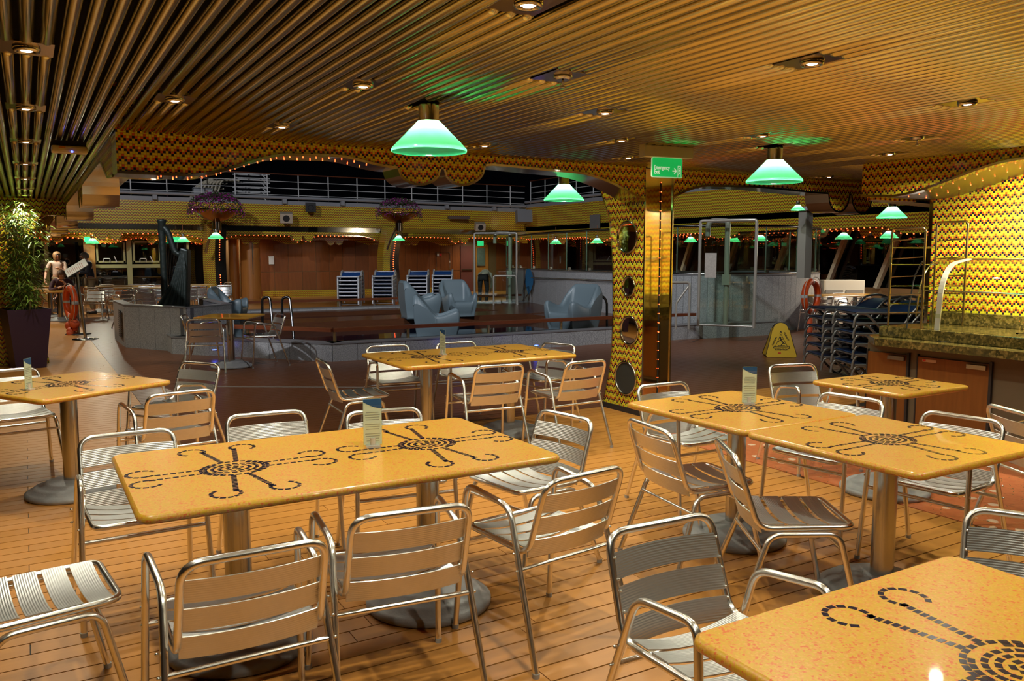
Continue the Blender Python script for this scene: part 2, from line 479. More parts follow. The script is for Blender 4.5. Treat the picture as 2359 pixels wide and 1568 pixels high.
# terracotta floor with scattered pale blossoms in front of the counter
def flower_floor():
    m, t, b = nt('terracotta_floral')
    g = N(t, 'ShaderNodeNewGeometry')
    v = N(t, 'ShaderNodeTexVoronoi'); v.inputs['Scale'].default_value = 5.5
    t.links.new(g.outputs['Position'], v.inputs['Vector'])
    n = N(t, 'ShaderNodeTexNoise'); n.inputs['Scale'].default_value = 22; n.inputs['Detail'].default_value = 4
    t.links.new(g.outputs['Position'], n.inputs['Vector'])
    w1 = N(t, 'ShaderNodeTexVoronoi'); w1.feature = 'DISTANCE_TO_EDGE'; w1.inputs['Scale'].default_value = 8
    t.links.new(g.outputs['Position'], w1.inputs['Vector'])
    base = mixc(t, n.outputs['Fac'], (0.42, 0.10, 0.035), (0.62, 0.20, 0.07))
    vine = mth(t, 'MULTIPLY', mth(t, 'LESS_THAN', w1.outputs['Distance'], 0.012), mth(t, 'GREATER_THAN', n.outputs['Fac'], 0.53))
    c = mixc(t, vine, base, (0.10, 0.12, 0.03))
    d = mth(t, 'ADD', v.outputs['Distance'], mth(t, 'MULTIPLY', n.outputs['Fac'], 0.25))
    c = mixc(t, mth(t, 'LESS_THAN', d, 0.30), c, (0.72, 0.50, 0.34))
    t.links.new(c, b.inputs['Base Color']); b.inputs['Roughness'].default_value = 0.25
    return m
ff = MB().box(4.76, 9.0, 0.2, 5.55, -0.01, 0.001).obj('flower_tiles', flower_floor(), fl)

# ---- ceiling: dark void, hanging metal tubes
ceil = MB().box(-5, 11.5, -4, 6.3, 2.75, 2.9).box(-5, 0.6, 6.3, 31.5, 2.75, 2.9).box(0.6, 22, 31.2, 36, 2.62, 2.8).box(18.3, 24, 6.0, 36, 2.62, 2.8).obj('ceiling', DARKM)
tag(ceil, 'dark void behind the hanging metal ceiling tubes', kind='structure')
TP, TR_ = 0.0705, 0.0265
DLS = [(0.05, y) for y in (4.03, 5.60, 7.20, 8.90, 10.58, 12.2, 13.45)] + [(0.75, 4.90), (1.50, 5.53), (1.50, 4.02), (1.51, 2.46), (3.01, 4.03), (3.03, 2.55),
       (4.57, 2.77), (3.82, 4.91), (3.09, 5.67), (4.54, 5.74), (4.53, 4.22), (6.24, 4.42), (7.46, 6.0)]
OFFV = [(1.50, 0.9), (3.02, 1.0), (0.03, 2.46), (4.57, 1.2), (0.03, 0.9)]      # the same grid goes on behind the camera
PENDS = [at(991, 4.72)[:2], at(1778, 6.5)[:2]]
SPRK = [(2.25, 3.35), (5.6, 3.75)]
blocks = []
for x, y in DLS + OFFV: blocks.append((x, y, 0.10, 0.11, 0.13))
for x, y in PENDS: blocks.append((x, y, 0.10, 0.07, 0.18))
for x, y in SPRK: blocks.append((x, y, 0.10, 0.10, 0.14))
_tm = {}
tube_stuff = MB()
def tube_seg(x, y0, y1):
    L = round(y1 - y0, 2)
    if L not in _tm:
        mb = MB(); n = 12
        prof = [(0, 0.4), (0.012, 0.85), (0.03, 1.0)]
        rings = [(a, TR_ * s) for a, s in prof] + [(L - a, TR_ * s) for a, s in reversed(prof)]
        mb.tube([(0, a, 0) for a, _ in rings], [r for _, r in rings], n)
        _tm[L] = mb.mesh('ceiling_tube', TUBE)
    o = put('ceiling_tube', _tm[L], ceil, (x, y0, ZC + TR_))
k0, k1 = int(-2.3 / TP), int(11.0 / TP)
n_t = 0
for k in range(k0, k1):
    x = 0.05 + k * TP
    ya, yb = -1.5, (6.28 if x > 0.60 else 14.45)
    if x > 6.74: ya = 5.06
    if x > 9.3: continue
    cuts = sorted((cy_ - a, cy_ + b) for cx, cy_, hx, a, b in blocks if abs(cx - x) < hx and ya < cy_ < yb)
    cur = ya
    for c0, c1 in cuts + [(yb, yb)]:
        if c0 - cur > 0.05: tube_seg(x, cur, c0); n_t += 1
        cur = max(cur, c1)
print('tubes', n_t, 'near planks', n_near)

# ---- beams with mosaic faces, chrome soffits and rows of red lights
def smooth_prof(pts, step=0.02):
    """pts: (s, z, kind) kind 'l' straight, 'c' eased to the next, 'o' round scallop to the next"""
    out = []
    for (a, za, k), (b, zb, _) in zip(pts[:-1], pts[1:]):
        n = max(1, int(abs(b - a) / step)) if k != 'l' else 1
        for i in range(n):
            t = i / n
            if k == 'l': z = za + (zb - za) * t
            elif k == 'c': z = za + (zb - za) * (3 * t * t - 2 * t ** 3)
            elif k == 'q': z = za + (zb - za) * math.sin(t * PI / 2)      # fast start, flat end
            elif k == 'p': z = za + (zb - za) * (1 - math.cos(t * PI / 2))
            elif k[0] == 'o':
                dep = float(k[1:]); z = za + (zb - za) * t - dep * math.sqrt(max(0, 1 - (2 * t - 1) ** 2))
            out.append((a + (b - a) * t, z))
    out.append(pts[-1][:2])
    return out
def zat(prof, s):
    for (a, za), (b, zb) in zip(prof[:-1], prof[1:]):
        if a <= s <= b: return za + (zb - za) * ((s - a) / (b - a) if b > a else 0)
    return prof[-1][1]
_led = MB().sphere((0, 0, 0), 0.0048, 8, 5).mesh('led_bulb', LEDBIG)
def beam(name, prof, top, mp, t0, t1, label, front=-1, leds=(), trim=True, lfar=False, mos=None):
    poly = [(s, z) for s, z in prof] + [(prof[-1][0], top), (prof[0][0], top)]
    b = MB().prism(poly, mp, t0, t1, 0, 1).obj(name, [mos or MOS, CHROME], fix=True)
    tag(b, label, kind='structure')
    if trim:
        tt = (t0 - 0.008, t0 + 0.004) if front < 0 else (t1 - 0.004, t1 + 0.008)
        p2 = list(prof) + [(s, z + 0.02) for s, z in reversed(prof)]
        mb = MB(); n = len(prof)
        for i in range(n - 1):
            (a, za), (c, zc) = prof[i], prof[i + 1]
            dx, dz = c - a, zc - za; L = math.hypot(dx, dz) or 1
            nx, nz = -dz / L * 0.018, abs(dx) / L * 0.018
            q = [(a, za - 0.002), (c, zc - 0.002), (c + nx, zc + nz), (a + nx, za + nz)]
            A = [mp(u, v, tt[0]) for u, v in q]; B = [mp(u, v, tt[1]) for u, v in q]
            mb.add(A + B, [(3, 2, 1, 0), (4, 5, 6, 7), (0, 1, 5, 4), (1, 2, 6, 5), (2, 3, 7, 6), (3, 0, 4, 7)])
        mb.obj('edge_trim', CHROME, b)
    stuff = MB()
    for s0, s1, sp_, t in leds:
        s = s0
        while s <= s1 + 1e-6:
            p = mp(s, zat(prof, s) - 0.005, t)
            if lfar: stuff.sphere(p, 0.017 if lfar is True else lfar, 6, 4)
            else: put('led_bulb', _led, b, p)
            s += sp_
    if stuff.v:
        q = stuff.obj('led_string', LEDM, b); q['kind'] = 'stuff'
    return b
# front beam (in front of the open court)
pf = smooth_prof([(0.575, 2.145, 'l'), (1.02, 2.145, 'c'), (1.80, 2.335, 'l'), (2.12, 2.345, 'c'), (2.60, 2.285, 'l'),
                  (2.63, 2.285, 'o0.135'), (3.02, 2.300, 'c'), (3.04, 2.30, 'o0.15'), (3.44, 2.345, 'l'), (3.50, 2.355, 'c'), (4.3, 2.335, 'p'), (5.2, 2.10, 'l'), (5.21, 2.10, 'l')])
beam('front_beam', pf, 2.75, XZ, 6.30, 6.62, 'yellow mosaic fascia beam with a wavy chrome edge ahead of the pool court', -1,
     [(0.86, 2.46, 0.102, 6.36), (0.86, 2.46, 0.102, 6.52)])
# right beam
pr_ = smooth_prof([(5.54, 2.15, 'q'), (6.05, 2.285, 'l'), (6.6, 2.30, 'c'), (7.80, 2.275, 'l'), (7.82, 2.275, 'o0.20'), (8.20, 2.275, 'l'), (8.22, 2.275, 'o0.20'), (8.60, 2.26, 'l'), (10.6, 2.20, 'l')])
beam('right_beam', pr_, 2.75, XZ, 6.30, 6.62, 'yellow mosaic fascia beam right of the mirrored column')
# beam down the left side of the court
pts = [(6.62, 2.145, 'l'), (6.9, 2.16, 'c'), (7.7, 2.34, 'l'), (9.6, 2.34, 'l')]
y = 9.7
for c in (10.45, 14.4, 18.8, 23.2, 27.6):
    if c > 11: pts += [(c - 0.9, 2.34, 'l')]
    pts += [(c - 0.44, 2.33, 'o0.21'), (c, 2.33, 'o0.21'), (c + 0.44, 2.34, 'l')]
pts += [(29.9, 2.3, 'l')]
pl_ = smooth_prof(pts)
beam('left_beam', pl_, 2.75, YZ, 0.575, 0.93, 'yellow mosaic beam along the left side of the court with chrome scallops', -1,
     [(11.2, 13.2, 0.12, 0.76), (15.2, 17.8, 0.12, 0.76), (19.6, 22.3, 0.12, 0.76)], lfar=0.010)
# cross beam behind the bamboo
pb = smooth_prof([(-3.0, 2.2, 'l'), (-1.2, 2.24, 'l'), (-0.45, 2.24, 'p'), (-0.33, 1.9, 'l'), (0.05, 1.9, 'q'), (0.36, 2.20, 'l'), (0.574, 2.2, 'l')])
beam('aisle_beam', pb, 2.75, XZ, 14.5, 14.75, 'yellow mosaic cross beam over the planter aisle', trim=False)
# pillar under it
pp = [(-0.44, 0), (0.24, 0), (0.235, 0.06), (0.14, 0.42), (0.08, 0.9), (0.06, 1.5), (0.10, 1.9), (0.24, 2.2), (0.3, 2.42), (-0.5, 2.42), (-0.42, 2.1), (-0.36, 1.5), (-0.34, 0.9), (-0.38, 0.4)]
pil = MB().prism(pp, XZ, 14.05, 14.45, 0, 1).obj('pillar', [MOS, CHROME], fix=True)
tag(pil, 'flared mosaic pillar behind the bamboo planter', kind='structure')
# the big pillar with round mirrors
back = [(6.96, 0), (6.90, 0.15), (6.83, 0.4), (6.79, 0.64), (6.775, 1.0), (6.785, 1.36), (6.81, 1.7), (6.87, 2.0), (6.98, 2.2), (7.10, 2.42)]
pp = [(6.30, 0.0)] + back + [(6.30, 2.42)]
pil = MB().prism(pp, YZ, 5.2, 5.54, 0, 1).obj('mirror_pillar', [MOS, mat('bronze_mirror', (0.62, 0.50, 0.24), 0.05, 1.0, bump=0.05, bscale=2.5)], fix=True)
tag(pil, 'big flared mosaic pillar with round mirrors on its side and a mirrored front', kind='structure')
MB().box(5.185, 5.56, 6.285, 6.98, 0.0, 0.055).obj('plinth', BLACKP, pil)
mb = MB()
for a, b_ in zip(back[:-1], back[1:]): mb.bar((5.196, a[0], a[1]), (5.196, b_[0], b_[1]), 0.012, 0.02, up=(1, 0, 0))
mb.obj('edge_trim', CHROME, pil)
mb = MB().box(5.19, 5.205, 6.288, 6.305, 0.05, 2.42).box(5.535, 5.55, 6.288, 6.305, 0.05, 2.42); mb.obj('corner_trim', CHROME, pil)
for yy, zz, rr, dark in ((6.56, 1.77, 0.155, 0), (6.53, 1.28, 0.095, 0), (6.51, 0.84, 0.14, 0), (6.56, 0.35, 0.165, 1)):
    ring = MB().tube([(5.19, yy + rr * math.cos(a), zz + rr * math.sin(a)) for a in [2 * PI * i / 32 for i in range(32)]], 0.011, 8, True).obj('mirror_rim', CHROME, pil)
    d = MB(); d.add([(5.188, yy, zz)] + [(5.192, yy + rr * math.cos(a), zz + rr * math.sin(a)) for a in [2 * PI * i / 32 for i in range(32)]], [(0, i + 1, (i + 1) % 32 + 1) for i in range(32)], 0, True)
    d.obj('speaker_mesh' if dark else 'round_mirror', mat('black_mesh', (0.035, 0.035, 0.03), 0.6) if dark else mat('round_mirror_glass', (0.75, 0.72, 0.66), 0.03, 1.0), pil, fix=True)
MB().box(5.385, 5.393, 6.294, 6.302, 0.06, 2.3).obj('light_groove', DARKM, pil)
z = 0.10
while z < 2.3:
    put('led_bulb', _led, pil, (5.389, 6.293, z)); z += 0.0915
# ---- fascia above the food counter (runs towards the viewer) and the mosaic wall behind the counter
py = smooth_prof([(1.5, 2.14, 'c'), (2.2, 2.3, 'l'), (3.6, 2.33, 'c'), (4.75, 2.11, 'l'), (5.05, 2.13, 'l')])
beam('counter_beam', py, 2.75, YZ, 6.74, 6.82, 'yellow mosaic fascia above the food counter with a chrome arch', -1)
rim = MB()
prs = [(s, z) for s, z in py]
poly = prs + [(s, z + 0.03) for s, z in reversed(prs)]
sf = MB()
n = len(prs)
vs = [(6.82, s, z + 0.002) for s, z in prs] + [(7.42, s, z + 0.002) for s, z in prs]
sf.add(vs, [(i, i + 1, n + i + 1, n + i) for i in range(n - 1)], 0, True)
soff = sf.obj('counter_soffit', mat('satin_soffit', (0.30, 0.28, 0.20), 0.33, 1.0)); tag(soff, 'curved chrome soffit with two rows of red lights over the counter', kind='structure')
for xx in (6.86, 7.12):
    s = 2.0
    while s < 4.72:
        put('led_bulb', _led, soff, (xx, s, zat(py, s) - 0.004)); s += 0.102
cw = MB().box(7.42, 7.6, -0.5, 4.78, 0, 2.6).obj('wall_counter', MOS); tag(cw, 'brightly lit yellow mosaic wall behind the food counter', kind='structure')
MB().box(7.405, 7.425, 4.765, 4.80, 0.9, 2.3).obj('corner_trim', CHROME, cw)
tag(MB().box(6.82, 7.42, 4.95, 5.05, 2.1, 2.75).obj('beam_return', MOS), 'short mosaic return of the counter fascia', kind='structure')

# ================================================================== COURT: far wall (deck edge above), wings
YF, XR = 30.0, 18.3
def bay_prof(a, b, hi, lo, n, scal=0.22, dep=0.2, first=True):
    pts = []; L = (b - a) / n
    for i in range(n):
        s = a + i * L; c = s + L / 2
        pts += [(s, lo, 'l'), (s + 0.25, lo, 'q'), (s + 1.1, hi, 'l'), (c - 2 * scal, hi - 0.02, 'o%g' % dep), (c, hi - 0.02, 'o%g' % dep), (c + 2 * scal, hi, 'l'), (s + L - 1.1, hi, 'p'), (s + L - 0.25, lo, 'l')]
    pts.append((b, lo, 'l'))
    return smooth_prof(pts, 0.06)
pfar = bay_prof(-7.2, 18.4, 2.33, 2.12, 4, 0.21, 0.22)
fw_ = beam('wall_far', pfar, 3.42, XZ, YF, YF + 0.3, 'far mosaic fascia wall of the court below the upper deck rail', -1,
     [(a + o, b - o, 0.155, YF - 0.0) for a, b, o in ((-0.8, 5.6, 0.35), (5.6, 12.0, 0.35), (12.0, 18.4, 0.35))], lfar=0.018, mos=MOSF)
MB().box(0.9, 18.3, YF - 0.05, YF, 2.47, 2.64).obj('chrome_band', CHROME, fw_)
pin = bay_prof(-7.2, 18.4, 2.20, 2.02, 8, 0.17, 0.18)
beam('inner_beam', pin, 2.7, XZ, 31.2, 31.35, 'inner mosaic valance in front of the far windows', -1, [(-0.5, 6.0, 0.16, 31.19)], trim=False, lfar=0.016, mos=MOSF)
prw = bay_prof(6.0, 31.0, 2.30, 2.12, 4, 0.24, 0.22)
beam('wall_right', prw, 3.60, YZ, XR, XR + 0.3, 'right hand mosaic fascia wall of the court below the upper deck', -1,
     [(9.0, 30.0, 0.17, XR - 0.0)], lfar=0.018, mos=MOSF)
# inner arcade wall with windows beyond the right wing: slanted mullions, black panes
wr = MB().box(22.5, 22.6, 4, 32, 0, 0.62).obj('wall_outer', mat('sill_panel', (0.30, 0.16, 0.06), 0.5)); tag(wr, 'low outer wall under the slanted windows', kind='structure')
pv = bay_prof(4.0, 32.0, 2.35, 2.2, 6, 0.2, 0.2)
beam('valance', pv, 2.75, YZ, 21.4, 21.55, 'mosaic valance in front of the slanted windows', -1, [(6, 31, 0.19, 21.39)], trim=False, lfar=0.016, mos=MOSF)
wg = MB().box(22.50, 22.52, 4, 32, 0.62, 2.75).obj('window_1', GLASSW); tag(wg, 'black slanted night windows on the right', kind='structure')
MB().box(23.6, 23.7, 2, 36, -0.1, 3.2).obj('night', mat('night_black', (0.002, 0.002, 0.003), 0.9), wg)
for yy in (8.2, 10.6, 13.0, 15.2, 17.0, 19.3, 21.6, 24.0, 26.4):
    MB().bar((22.3, yy + 0.85, 0.62), (22.3, yy, 2.7), 0.12, 0.16, up=(1, 0, 0)).obj('mullion', mat('cream_mullion', (0.62, 0.55, 0.40), 0.5), wg)

# ---- upper deck: slab edge, pipe, railing
ud = MB().box(0.9, 18.6, YF - 0.02, YF + 3, 3.42, 3.56).box(XR - 0.02, XR + 3, 6, YF + 3, 3.60, 3.74).obj('upper_deck_edge', GREYP)
tag(ud, 'grey painted edge of the upper deck around the court', kind='structure')
def rail(name, pa, pb, z0, step, label):
    a, b = Vector(pa), Vector(pb); L = (b - a).length; d = (b - a) / L
    r = empty(name, tuple(a), 0, label, 'railing')
    def P3(s, z): q = d * s; return (q.x, q.y, z - a.z)
    n = int(L / step)
    for i in range(n + 1):
        MB().tube([P3(i * step, z0), P3(i * step, z0 + 1.0)], 0.022, 6).obj('post', WHITEP, r)
    for h in (0.28, 0.52, 0.76):
        MB().tube([P3(0, z0 + h), P3(L, z0 + h)], 0.013, 5).obj('rail', WHITEP, r)
    MB().bar(P3(0, z0 + 1.02), P3(L, z0 + 1.02), 0.09, 0.035).obj('handrail', RAILW, r)
    return r
rail('deck_railing', (0.9, YF + 0.25, 0), (18.4, YF + 0.25, 0), 3.50, 1.12, 'white upper deck railing with varnished handrail along the far side of the court')
rail('deck_railing', (18.55, YF, 0), (18.55, 14, 0), 3.70, 1.12, 'white upper deck railing above the right side of the court')
pg = empty('pipe_run', (0, YF - 0.15, 0), 0, 'long grey pipe along the edge of the upper deck', 'pipe')
MB().tube([(0.95, 0, 3.66), (18.2, 0, 3.66)], 0.055, 10).obj('pipe', GREYP, pg)
x = 1.6
while x < 18: MB().box(x, x + 0.14, -0.02, 0.12, 3.45, 3.64).obj('bracket', GREYP, pg); x += 2.15
pg2 = empty('pipe_run', (XR - 0.12, 0, 0), 0, 'grey pipe along the right edge of the upper deck', 'pipe')
MB().tube([(0, 29.8, 3.82), (0, 12, 3.82)], 0.055, 10).obj('pipe', GREYP, pg2)

# ---- wood panelled back wall
bw = MB().box(6.1, 22.4, 33.05, 33.2, 0, 2.7).obj('wall_back', mat('panel_joint', (0.30, 0.20, 0.10), 0.4, 0.6)); tag(bw, 'dark wood veneer wall behind the far arcade', kind='structure')
_p = {}
for i in range(27):
    x0 = 7.95 + i * 0.56
    if x0 > 22.3: break
    if 16.65 < x0 < 18.2: continue
    for z0, z1 in ((0.02, 0.95), (0.965, 2.62)):
        k = (z0,)
        if k not in _p: _p[k] = MB().box(0, 0.545, -0.02, 0, 0, z1 - z0).mesh('wall_panel', PANELW)
        put('wall_panel', _p[k], bw, (x0, 33.05, z0))
# base course of mosaic
MB().box(8.0, 16.5, 32.2, 33.0, 0, 0.22).obj('mosaic_bench', MOS, bw)
wc = empty('wood_column', (7.25, 31.6, 0), 0, kind='structure'); wc['label'] = 'rounded golden wood column beside the black doorway'
MB().lathe([(0.36, 0), (0.36, 2.7)], 20, smooth=True).obj('casing', wood('golden_veneer', (0.40, 0.14, 0.03), (0.60, 0.26, 0.06), 0.3, 2, (6, 6, 1), 0, 0.1), wc)
wc2 = dup(wc, (6.72, 31.9, 0)); wc2['label'] = 'slimmer golden wood column on the left of the pair'; wc2.scale = (0.5, 0.5, 1)
MB().box(-0.012, 0.012, -0.375, -0.345, 0.9, 2.1).obj('pull_bar', STEEL, wc)
# doors in the back wall
dr = MB().box(16.74, 17.34, 32.98, 33.04, 0, 2.05).obj('door_1', mat('plum_door', (0.14, 0.045, 0.035), 0.4)); tag(dr, 'plum coloured crew door in the back wall', kind='structure')
MB().bar((16.78, 32.95, 0.98), (17.30, 32.95, 0.98), 0.04, 0.04).obj('push_bar', STEEL, dr)
dr2 = MB().box(17.5, 18.15, 32.98, 33.04, 0, 2.1).obj('door_2', wood('lit_veneer', (0.34, 0.12, 0.02), (0.50, 0.2, 0.05), 0.35, 2, (9, 1, 1), 0.8, 0.1)); tag(dr2, 'golden lit wood door beside the crew door', kind='structure')
MB().box(17.55, 17.95, 32.93, 32.975, 1.15, 1.95).obj('notice_board', mat('papers', (0.10, 0.13, 0.12), 0.6, noise_amt=0.5, nscale=9), dr2)
hf = empty('hatch_frame', (15.55, 33.0, 0.0), 0, kind='structure'); hf['label'] = 'thin chrome frame of a wall hatch'
mb = MB(); q = [(0, 0, .62), (0.66, 0, .62), (0.66, 0, 1.75), (0, 0, 1.75)]
mb.tube(q, 0.014, 4, True).obj('frame', STEEL, hf)
MB().box(0.15, 0.26, -0.01, 0.0, 1.58, 1.70).obj('fire_symbol', mat('red_sign', (0.6, 0.02, 0.02), 0.5), hf)
MB().box(0.04, 0.13, -0.01, 0.0, 1.58, 1.70).obj('white_symbol', WHITEP, hf)
# ---- far windows on the left
ww = MB().box(-6, 6.1, 31.5, 31.6, 0, 0.56).obj('wall_window', wood('window_wall', (0.36, 0.12, 0.03), (0.48, 0.18, 0.05), 0.4, 2, (1, 1, 8), 0, 0.1)); tag(ww, 'warm wood wall under the far windows', kind='structure')
FR = mat('olive_frame', (0.34, 0.31, 0.13), 0.4)
wg = MB().box(-6, 6.1, 31.55, 31.57, 0.56, 2.7).obj('window_2', GLASSW); tag(wg, 'black night windows with olive frames at the far left', kind='structure')
MB().box(-6, 7, 33.3, 33.4, -0.1, 3.2).obj('night', MATS['night_black'], wg)
for a, b in ((-0.2, -0.06), (0.56, 0.68), (3.04, 3.2), (4.18, 4.30), (5.0, 5.08)):
    MB().box(a, b, 31.42, 31.5, 0.56, 2.5).obj('mullion', FR, wg)
MB().box(1.72, 2.06, 31.35, 31.5, 0, 2.5).obj('post_casing', wood('pillar_veneer', (0.42, 0.2, 0.05), (0.55, 0.28, 0.07), 0.35, 2, (4, 4, 1)), wg)
for a, b in ((2.06, 3.04), (3.2, 4.18)):
    MB().box(a, b, 31.40, 31.5, 1.18, 1.30).obj('transom', FR, wg)
    for z0, z1 in ((1.36, 1.42), (2.05, 2.10)): MB().box(a + 0.03, b - 0.03, 31.43, 31.49, z0, z1).obj('sash', FR, wg)
    for q in (a + 0.04, b - 0.10): MB().box(q, q + 0.06, 31.43, 31.49, 1.36, 2.1).obj('sash', FR, wg)
    MB().tube(fillet([(a + 0.25, 31.42, 1.38), (a + 0.25, 31.36, 1.50), (a + 0.45, 31.36, 1.50), (a + 0.45, 31.42, 1.38)], 0.04), 0.014, 6).obj('window_handle', WHITEP, wg)
    MB().bar((a + 0.66, 31.38, 1.38), (a + 0.58, 31.36, 1.58), 0.03, 0.02).obj('window_stay', WHITEP, wg)
# walls out of view that close the room
wl = MB().box(-5.1, -5.0, -4, 36, 0, 2.75).obj('wall_left', mat('left_wall', (0.10, 0.06, 0.03), 0.5)); tag(wl, 'dark wall on the left', kind='structure')
wb = MB().box(-5, 11.5, -4.1, -4.0, 0, 2.75).obj('wall_rear', mat('rear_wall', (0.55, 0.42, 0.22), 0.5)); tag(wb, 'wall behind the viewer', kind='structure')

# ---- columns at the far side: mosaic edge, chrome face with lights, flower bowl on top
def far_column(x, y, label, curve):
    r = empty('far_column', (x, y, 0), 0, kind='structure'); r['label'] = label
    w0 = 0.0
    def cx(z): return 0.16 * math.sin(max(0, (z - 0.2)) / 2.2 * PI) * curve
    zs = [i * 0.14 for i in range(20)]
    L = [(-0.30 - cx(z), z) for z in zs]; R = [(-0.02 - cx(z), z) for z in zs]; R2 = [(0.34 - cx(z) * 0.9, z) for z in zs]
    MB().prism(L + R[::-1], XZ, -0.3, 0.3).obj('mosaic_side', MOS, r, fix=True)
    MB().prism(R + R2[::-1], XZ, -0.28, 0.28).obj('chrome_face', mat('dark_chrome', (0.30, 0.27, 0.24), 0.12, 1.0), r, fix=True)
    s = MB()
    z = 0.35
    while z < 2.45:
        if not (curve < 0.5 and 0.95 < z < 1.45): s.sphere((0.13 - cx(z), -0.30, z), 0.017, 6, 4)
        z += 0.085
    q = s.obj('led_string', LEDM, r); q['kind'] = 'stuff'
    return r
far_column(5.62, 29.6, 'far column with a slim mosaic side under the brighter flower bowl', 0.3)
far_column(12.05, 29.6, 'far column with a bowed row of red lights under the darker flower bowl', 1.0)
# ================================================================== CEILING FIXTURES
ORD = ['nearest', 'second', 'third', 'fourth', 'fifth', 'sixth', 'farthest']
_dl_parts = {}
def downlight(x, y, label, group='recessed downlights in the tube ceiling', pw=None):
    r = empty('downlight', (x, y, ZC), 0, label, 'ceiling light', group)
    if not _dl_parts:
        _dl_parts['plate'] = MB().box(-0.10, 0.10, -0.115, 0.135, 0.012, 0.018).mesh('plate', mat('fixture_plate', (0.42, 0.32, 0.18), 0.16, 1.0))
        _dl_parts['trim_ring'] = MB().lathe([(0.030, 0.012), (0.032, -0.004), (0.046, -0.006), (0.052, 0.004), (0.052, 0.013)], 24, capb=False, capt=False).mesh('trim_ring', CHROME)
        _dl_parts['glow'] = MB().lathe([(0.0001, -0.002), (0.018, -0.002), (0.026, 0.003), (0.030, 0.010)], 16, capb=False, capt=False).mesh('glow', DLM)
    for k, me in _dl_parts.items(): put(k, me, r)
    lamp('SPOT', 'downlight_beam', (0, 0, -0.015), pw or DOWN_W, WARM, 0.03, None, 150, 0.9, r)
    return r
dl_lab = ['downlight of the left aisle row, %s from the viewer' % o for o in ORD]
dl_lab += ['small downlight left of the hanging green lamp, at the left of its row', 'dim tilted downlight close above the mosaic fascia, left of the green lamp',
           'bright downlight on the ceiling just left of the large green lamp', 'large downlight cut by the top edge of the picture', 'downlight right of the large green lamp, in front of the exit sign',
           'downlight nearest the viewer outside the picture top', 'large bright downlight right of the picture centre above the tables', 'downlight over the mirrored pillar, in front of the exit sign',
           'small downlight close above the double scallop of the fascia', 'downlight tight above the top of the mirrored pillar', 'green lit downlight directly behind the second large green lamp',
           'downlight to the left of the counter fascia corner', 'farthest small downlight above the right fascia beam']
for (x, y), lb in zip(DLS, dl_lab): downlight(x, y, lb, pw=(62 if (y > 5.4 and 0.5 < x < 4.2) else 150 if y > 13 else None))
for (x, y), o_ in zip(OFFV, ('above the long table', 'above the right tables', 'of the left row', 'above the nearest table', 'last of the left row')): downlight(x, y, 'downlight outside the picture top, ' + o_)
for k, me in list(_dl_parts.items()): pass

_pd = {}
def pendant(x, y, ztop, s, label, drop=0.0, pw=PEND_W, light=True):
    """green conical lamp; ztop is where it meets its mount, s scales the shade"""
    r = empty('pendant_lamp', (x, y, ztop), 0, label, 'lamp', 'green conical pendant lamps')
    r.scale = (s, s, s)
    if not _pd:
        _pd['cap'] = MB().lathe([(0.050, -0.095), (0.052, -0.02), (0.050, 0.0), (0.046, 0.0)], 24).mesh('cap', STEEL)
        _pd['lamp_shade'] = MB().lathe([(0.056, -0.092), (0.062, -0.100), (0.183, -0.222), (0.190, -0.232), (0.188, -0.243), (0.1855, -0.243)], 40, capb=False, capt=False).mesh('lamp_shade', SHADE)
        _pd['bulb'] = MB().sphere((0, 0, -0.128), 0.020, 12, 8).mesh('bulb', BULBM)
    put('cap', _pd['cap'], r); put('lamp_shade', _pd['lamp_shade'], r); put('bulb', _pd['bulb'], r)
    if drop: MB().tube([(0, 0, 0), (0, 0, drop / s)], 0.006, 6).obj('cord', mat('orange_cord', (0.5, 0.16, 0.04), 0.5), r)
    if light: lamp('POINT', 'pendant_bulb', (0, 0, -0.110), pw * s * s, (0.86, 1.0, 0.84), 0.02, parent=r)
    return r
def pend(px_, D, ztop, s, label, **k):
    x, y, _ = at(px_, D); return pendant(x, y, ztop, s, label, **k)
pend(991, 4.72, 2.435, 1.12, 'largest green pendant lamp, left of the picture centre')
pend(1778, 6.5, 2.425, 1.13, 'large green pendant lamp right of the emergency exit sign')
pend(1298, 8.3, 2.385, 1.05, 'green pendant lamp hanging below the front fascia beam')
pend(2050, 12.2, 2.40, 1.10, 'green pendant lamp beside the double scallop of the right beam', drop=0.3)
pend(1834, 15.0, 2.56, 0.66, 'small green lamp beside the chrome post behind the right beam', drop=0.12)
pendant(6.95, 2.95, 2.27, 1.0, 'green lamp glow under the chrome arch over the food counter', 0.05, 16)
lamp('SPOT', 'counter_lamp', (6.95, 3.3, 2.2), 340, (1.0, 0.92, 0.72), 0.05, (7.5, 3.6, 1.2), 150, 0.8)
for px_, D, z, lb in ((499, 24.0, 2.36, 'green lamp hanging below the brighter flower bowl'), (919, 28.5, 2.38, 'small green lamp below the darker flower bowl'),
                      (215, 27.5, 2.27, 'bright green lamp at the far left above the standing man'), (423, 27.5, 2.32, 'green lamp behind the harp at the far windows')):
    pend(px_, D, z, 1.13, lb, drop=0.3, pw=20)
pend(212, 29.5, 1.98, 1.13, 'unlit dark green lamp in front of the wood post at the far left', drop=0.6, light=False)
for px_, D, lb in ((1280, 30.5, 'first green lamp seen through the left end of the glass screen'), (1375, 28.5, 'green lamp seen through the glass screen left of the mirrored pillar'), (1590, 26.5, 'green lamp behind the glass screen right of the mirrored pillar'),
                   (1688, 25.5, 'green lamp seen through the tall glass shower screen'), (1751, 24.5, 'green lamp seen through the glass screen right of the shower frame'),
                   (1942, 22.0, 'green lamp in front of the black slanted windows'), (2046, 20.5, 'green lamp behind the glass shelf rack')):
    pend(px_, D, 2.30, 1.13, lb, drop=0.35, pw=16)
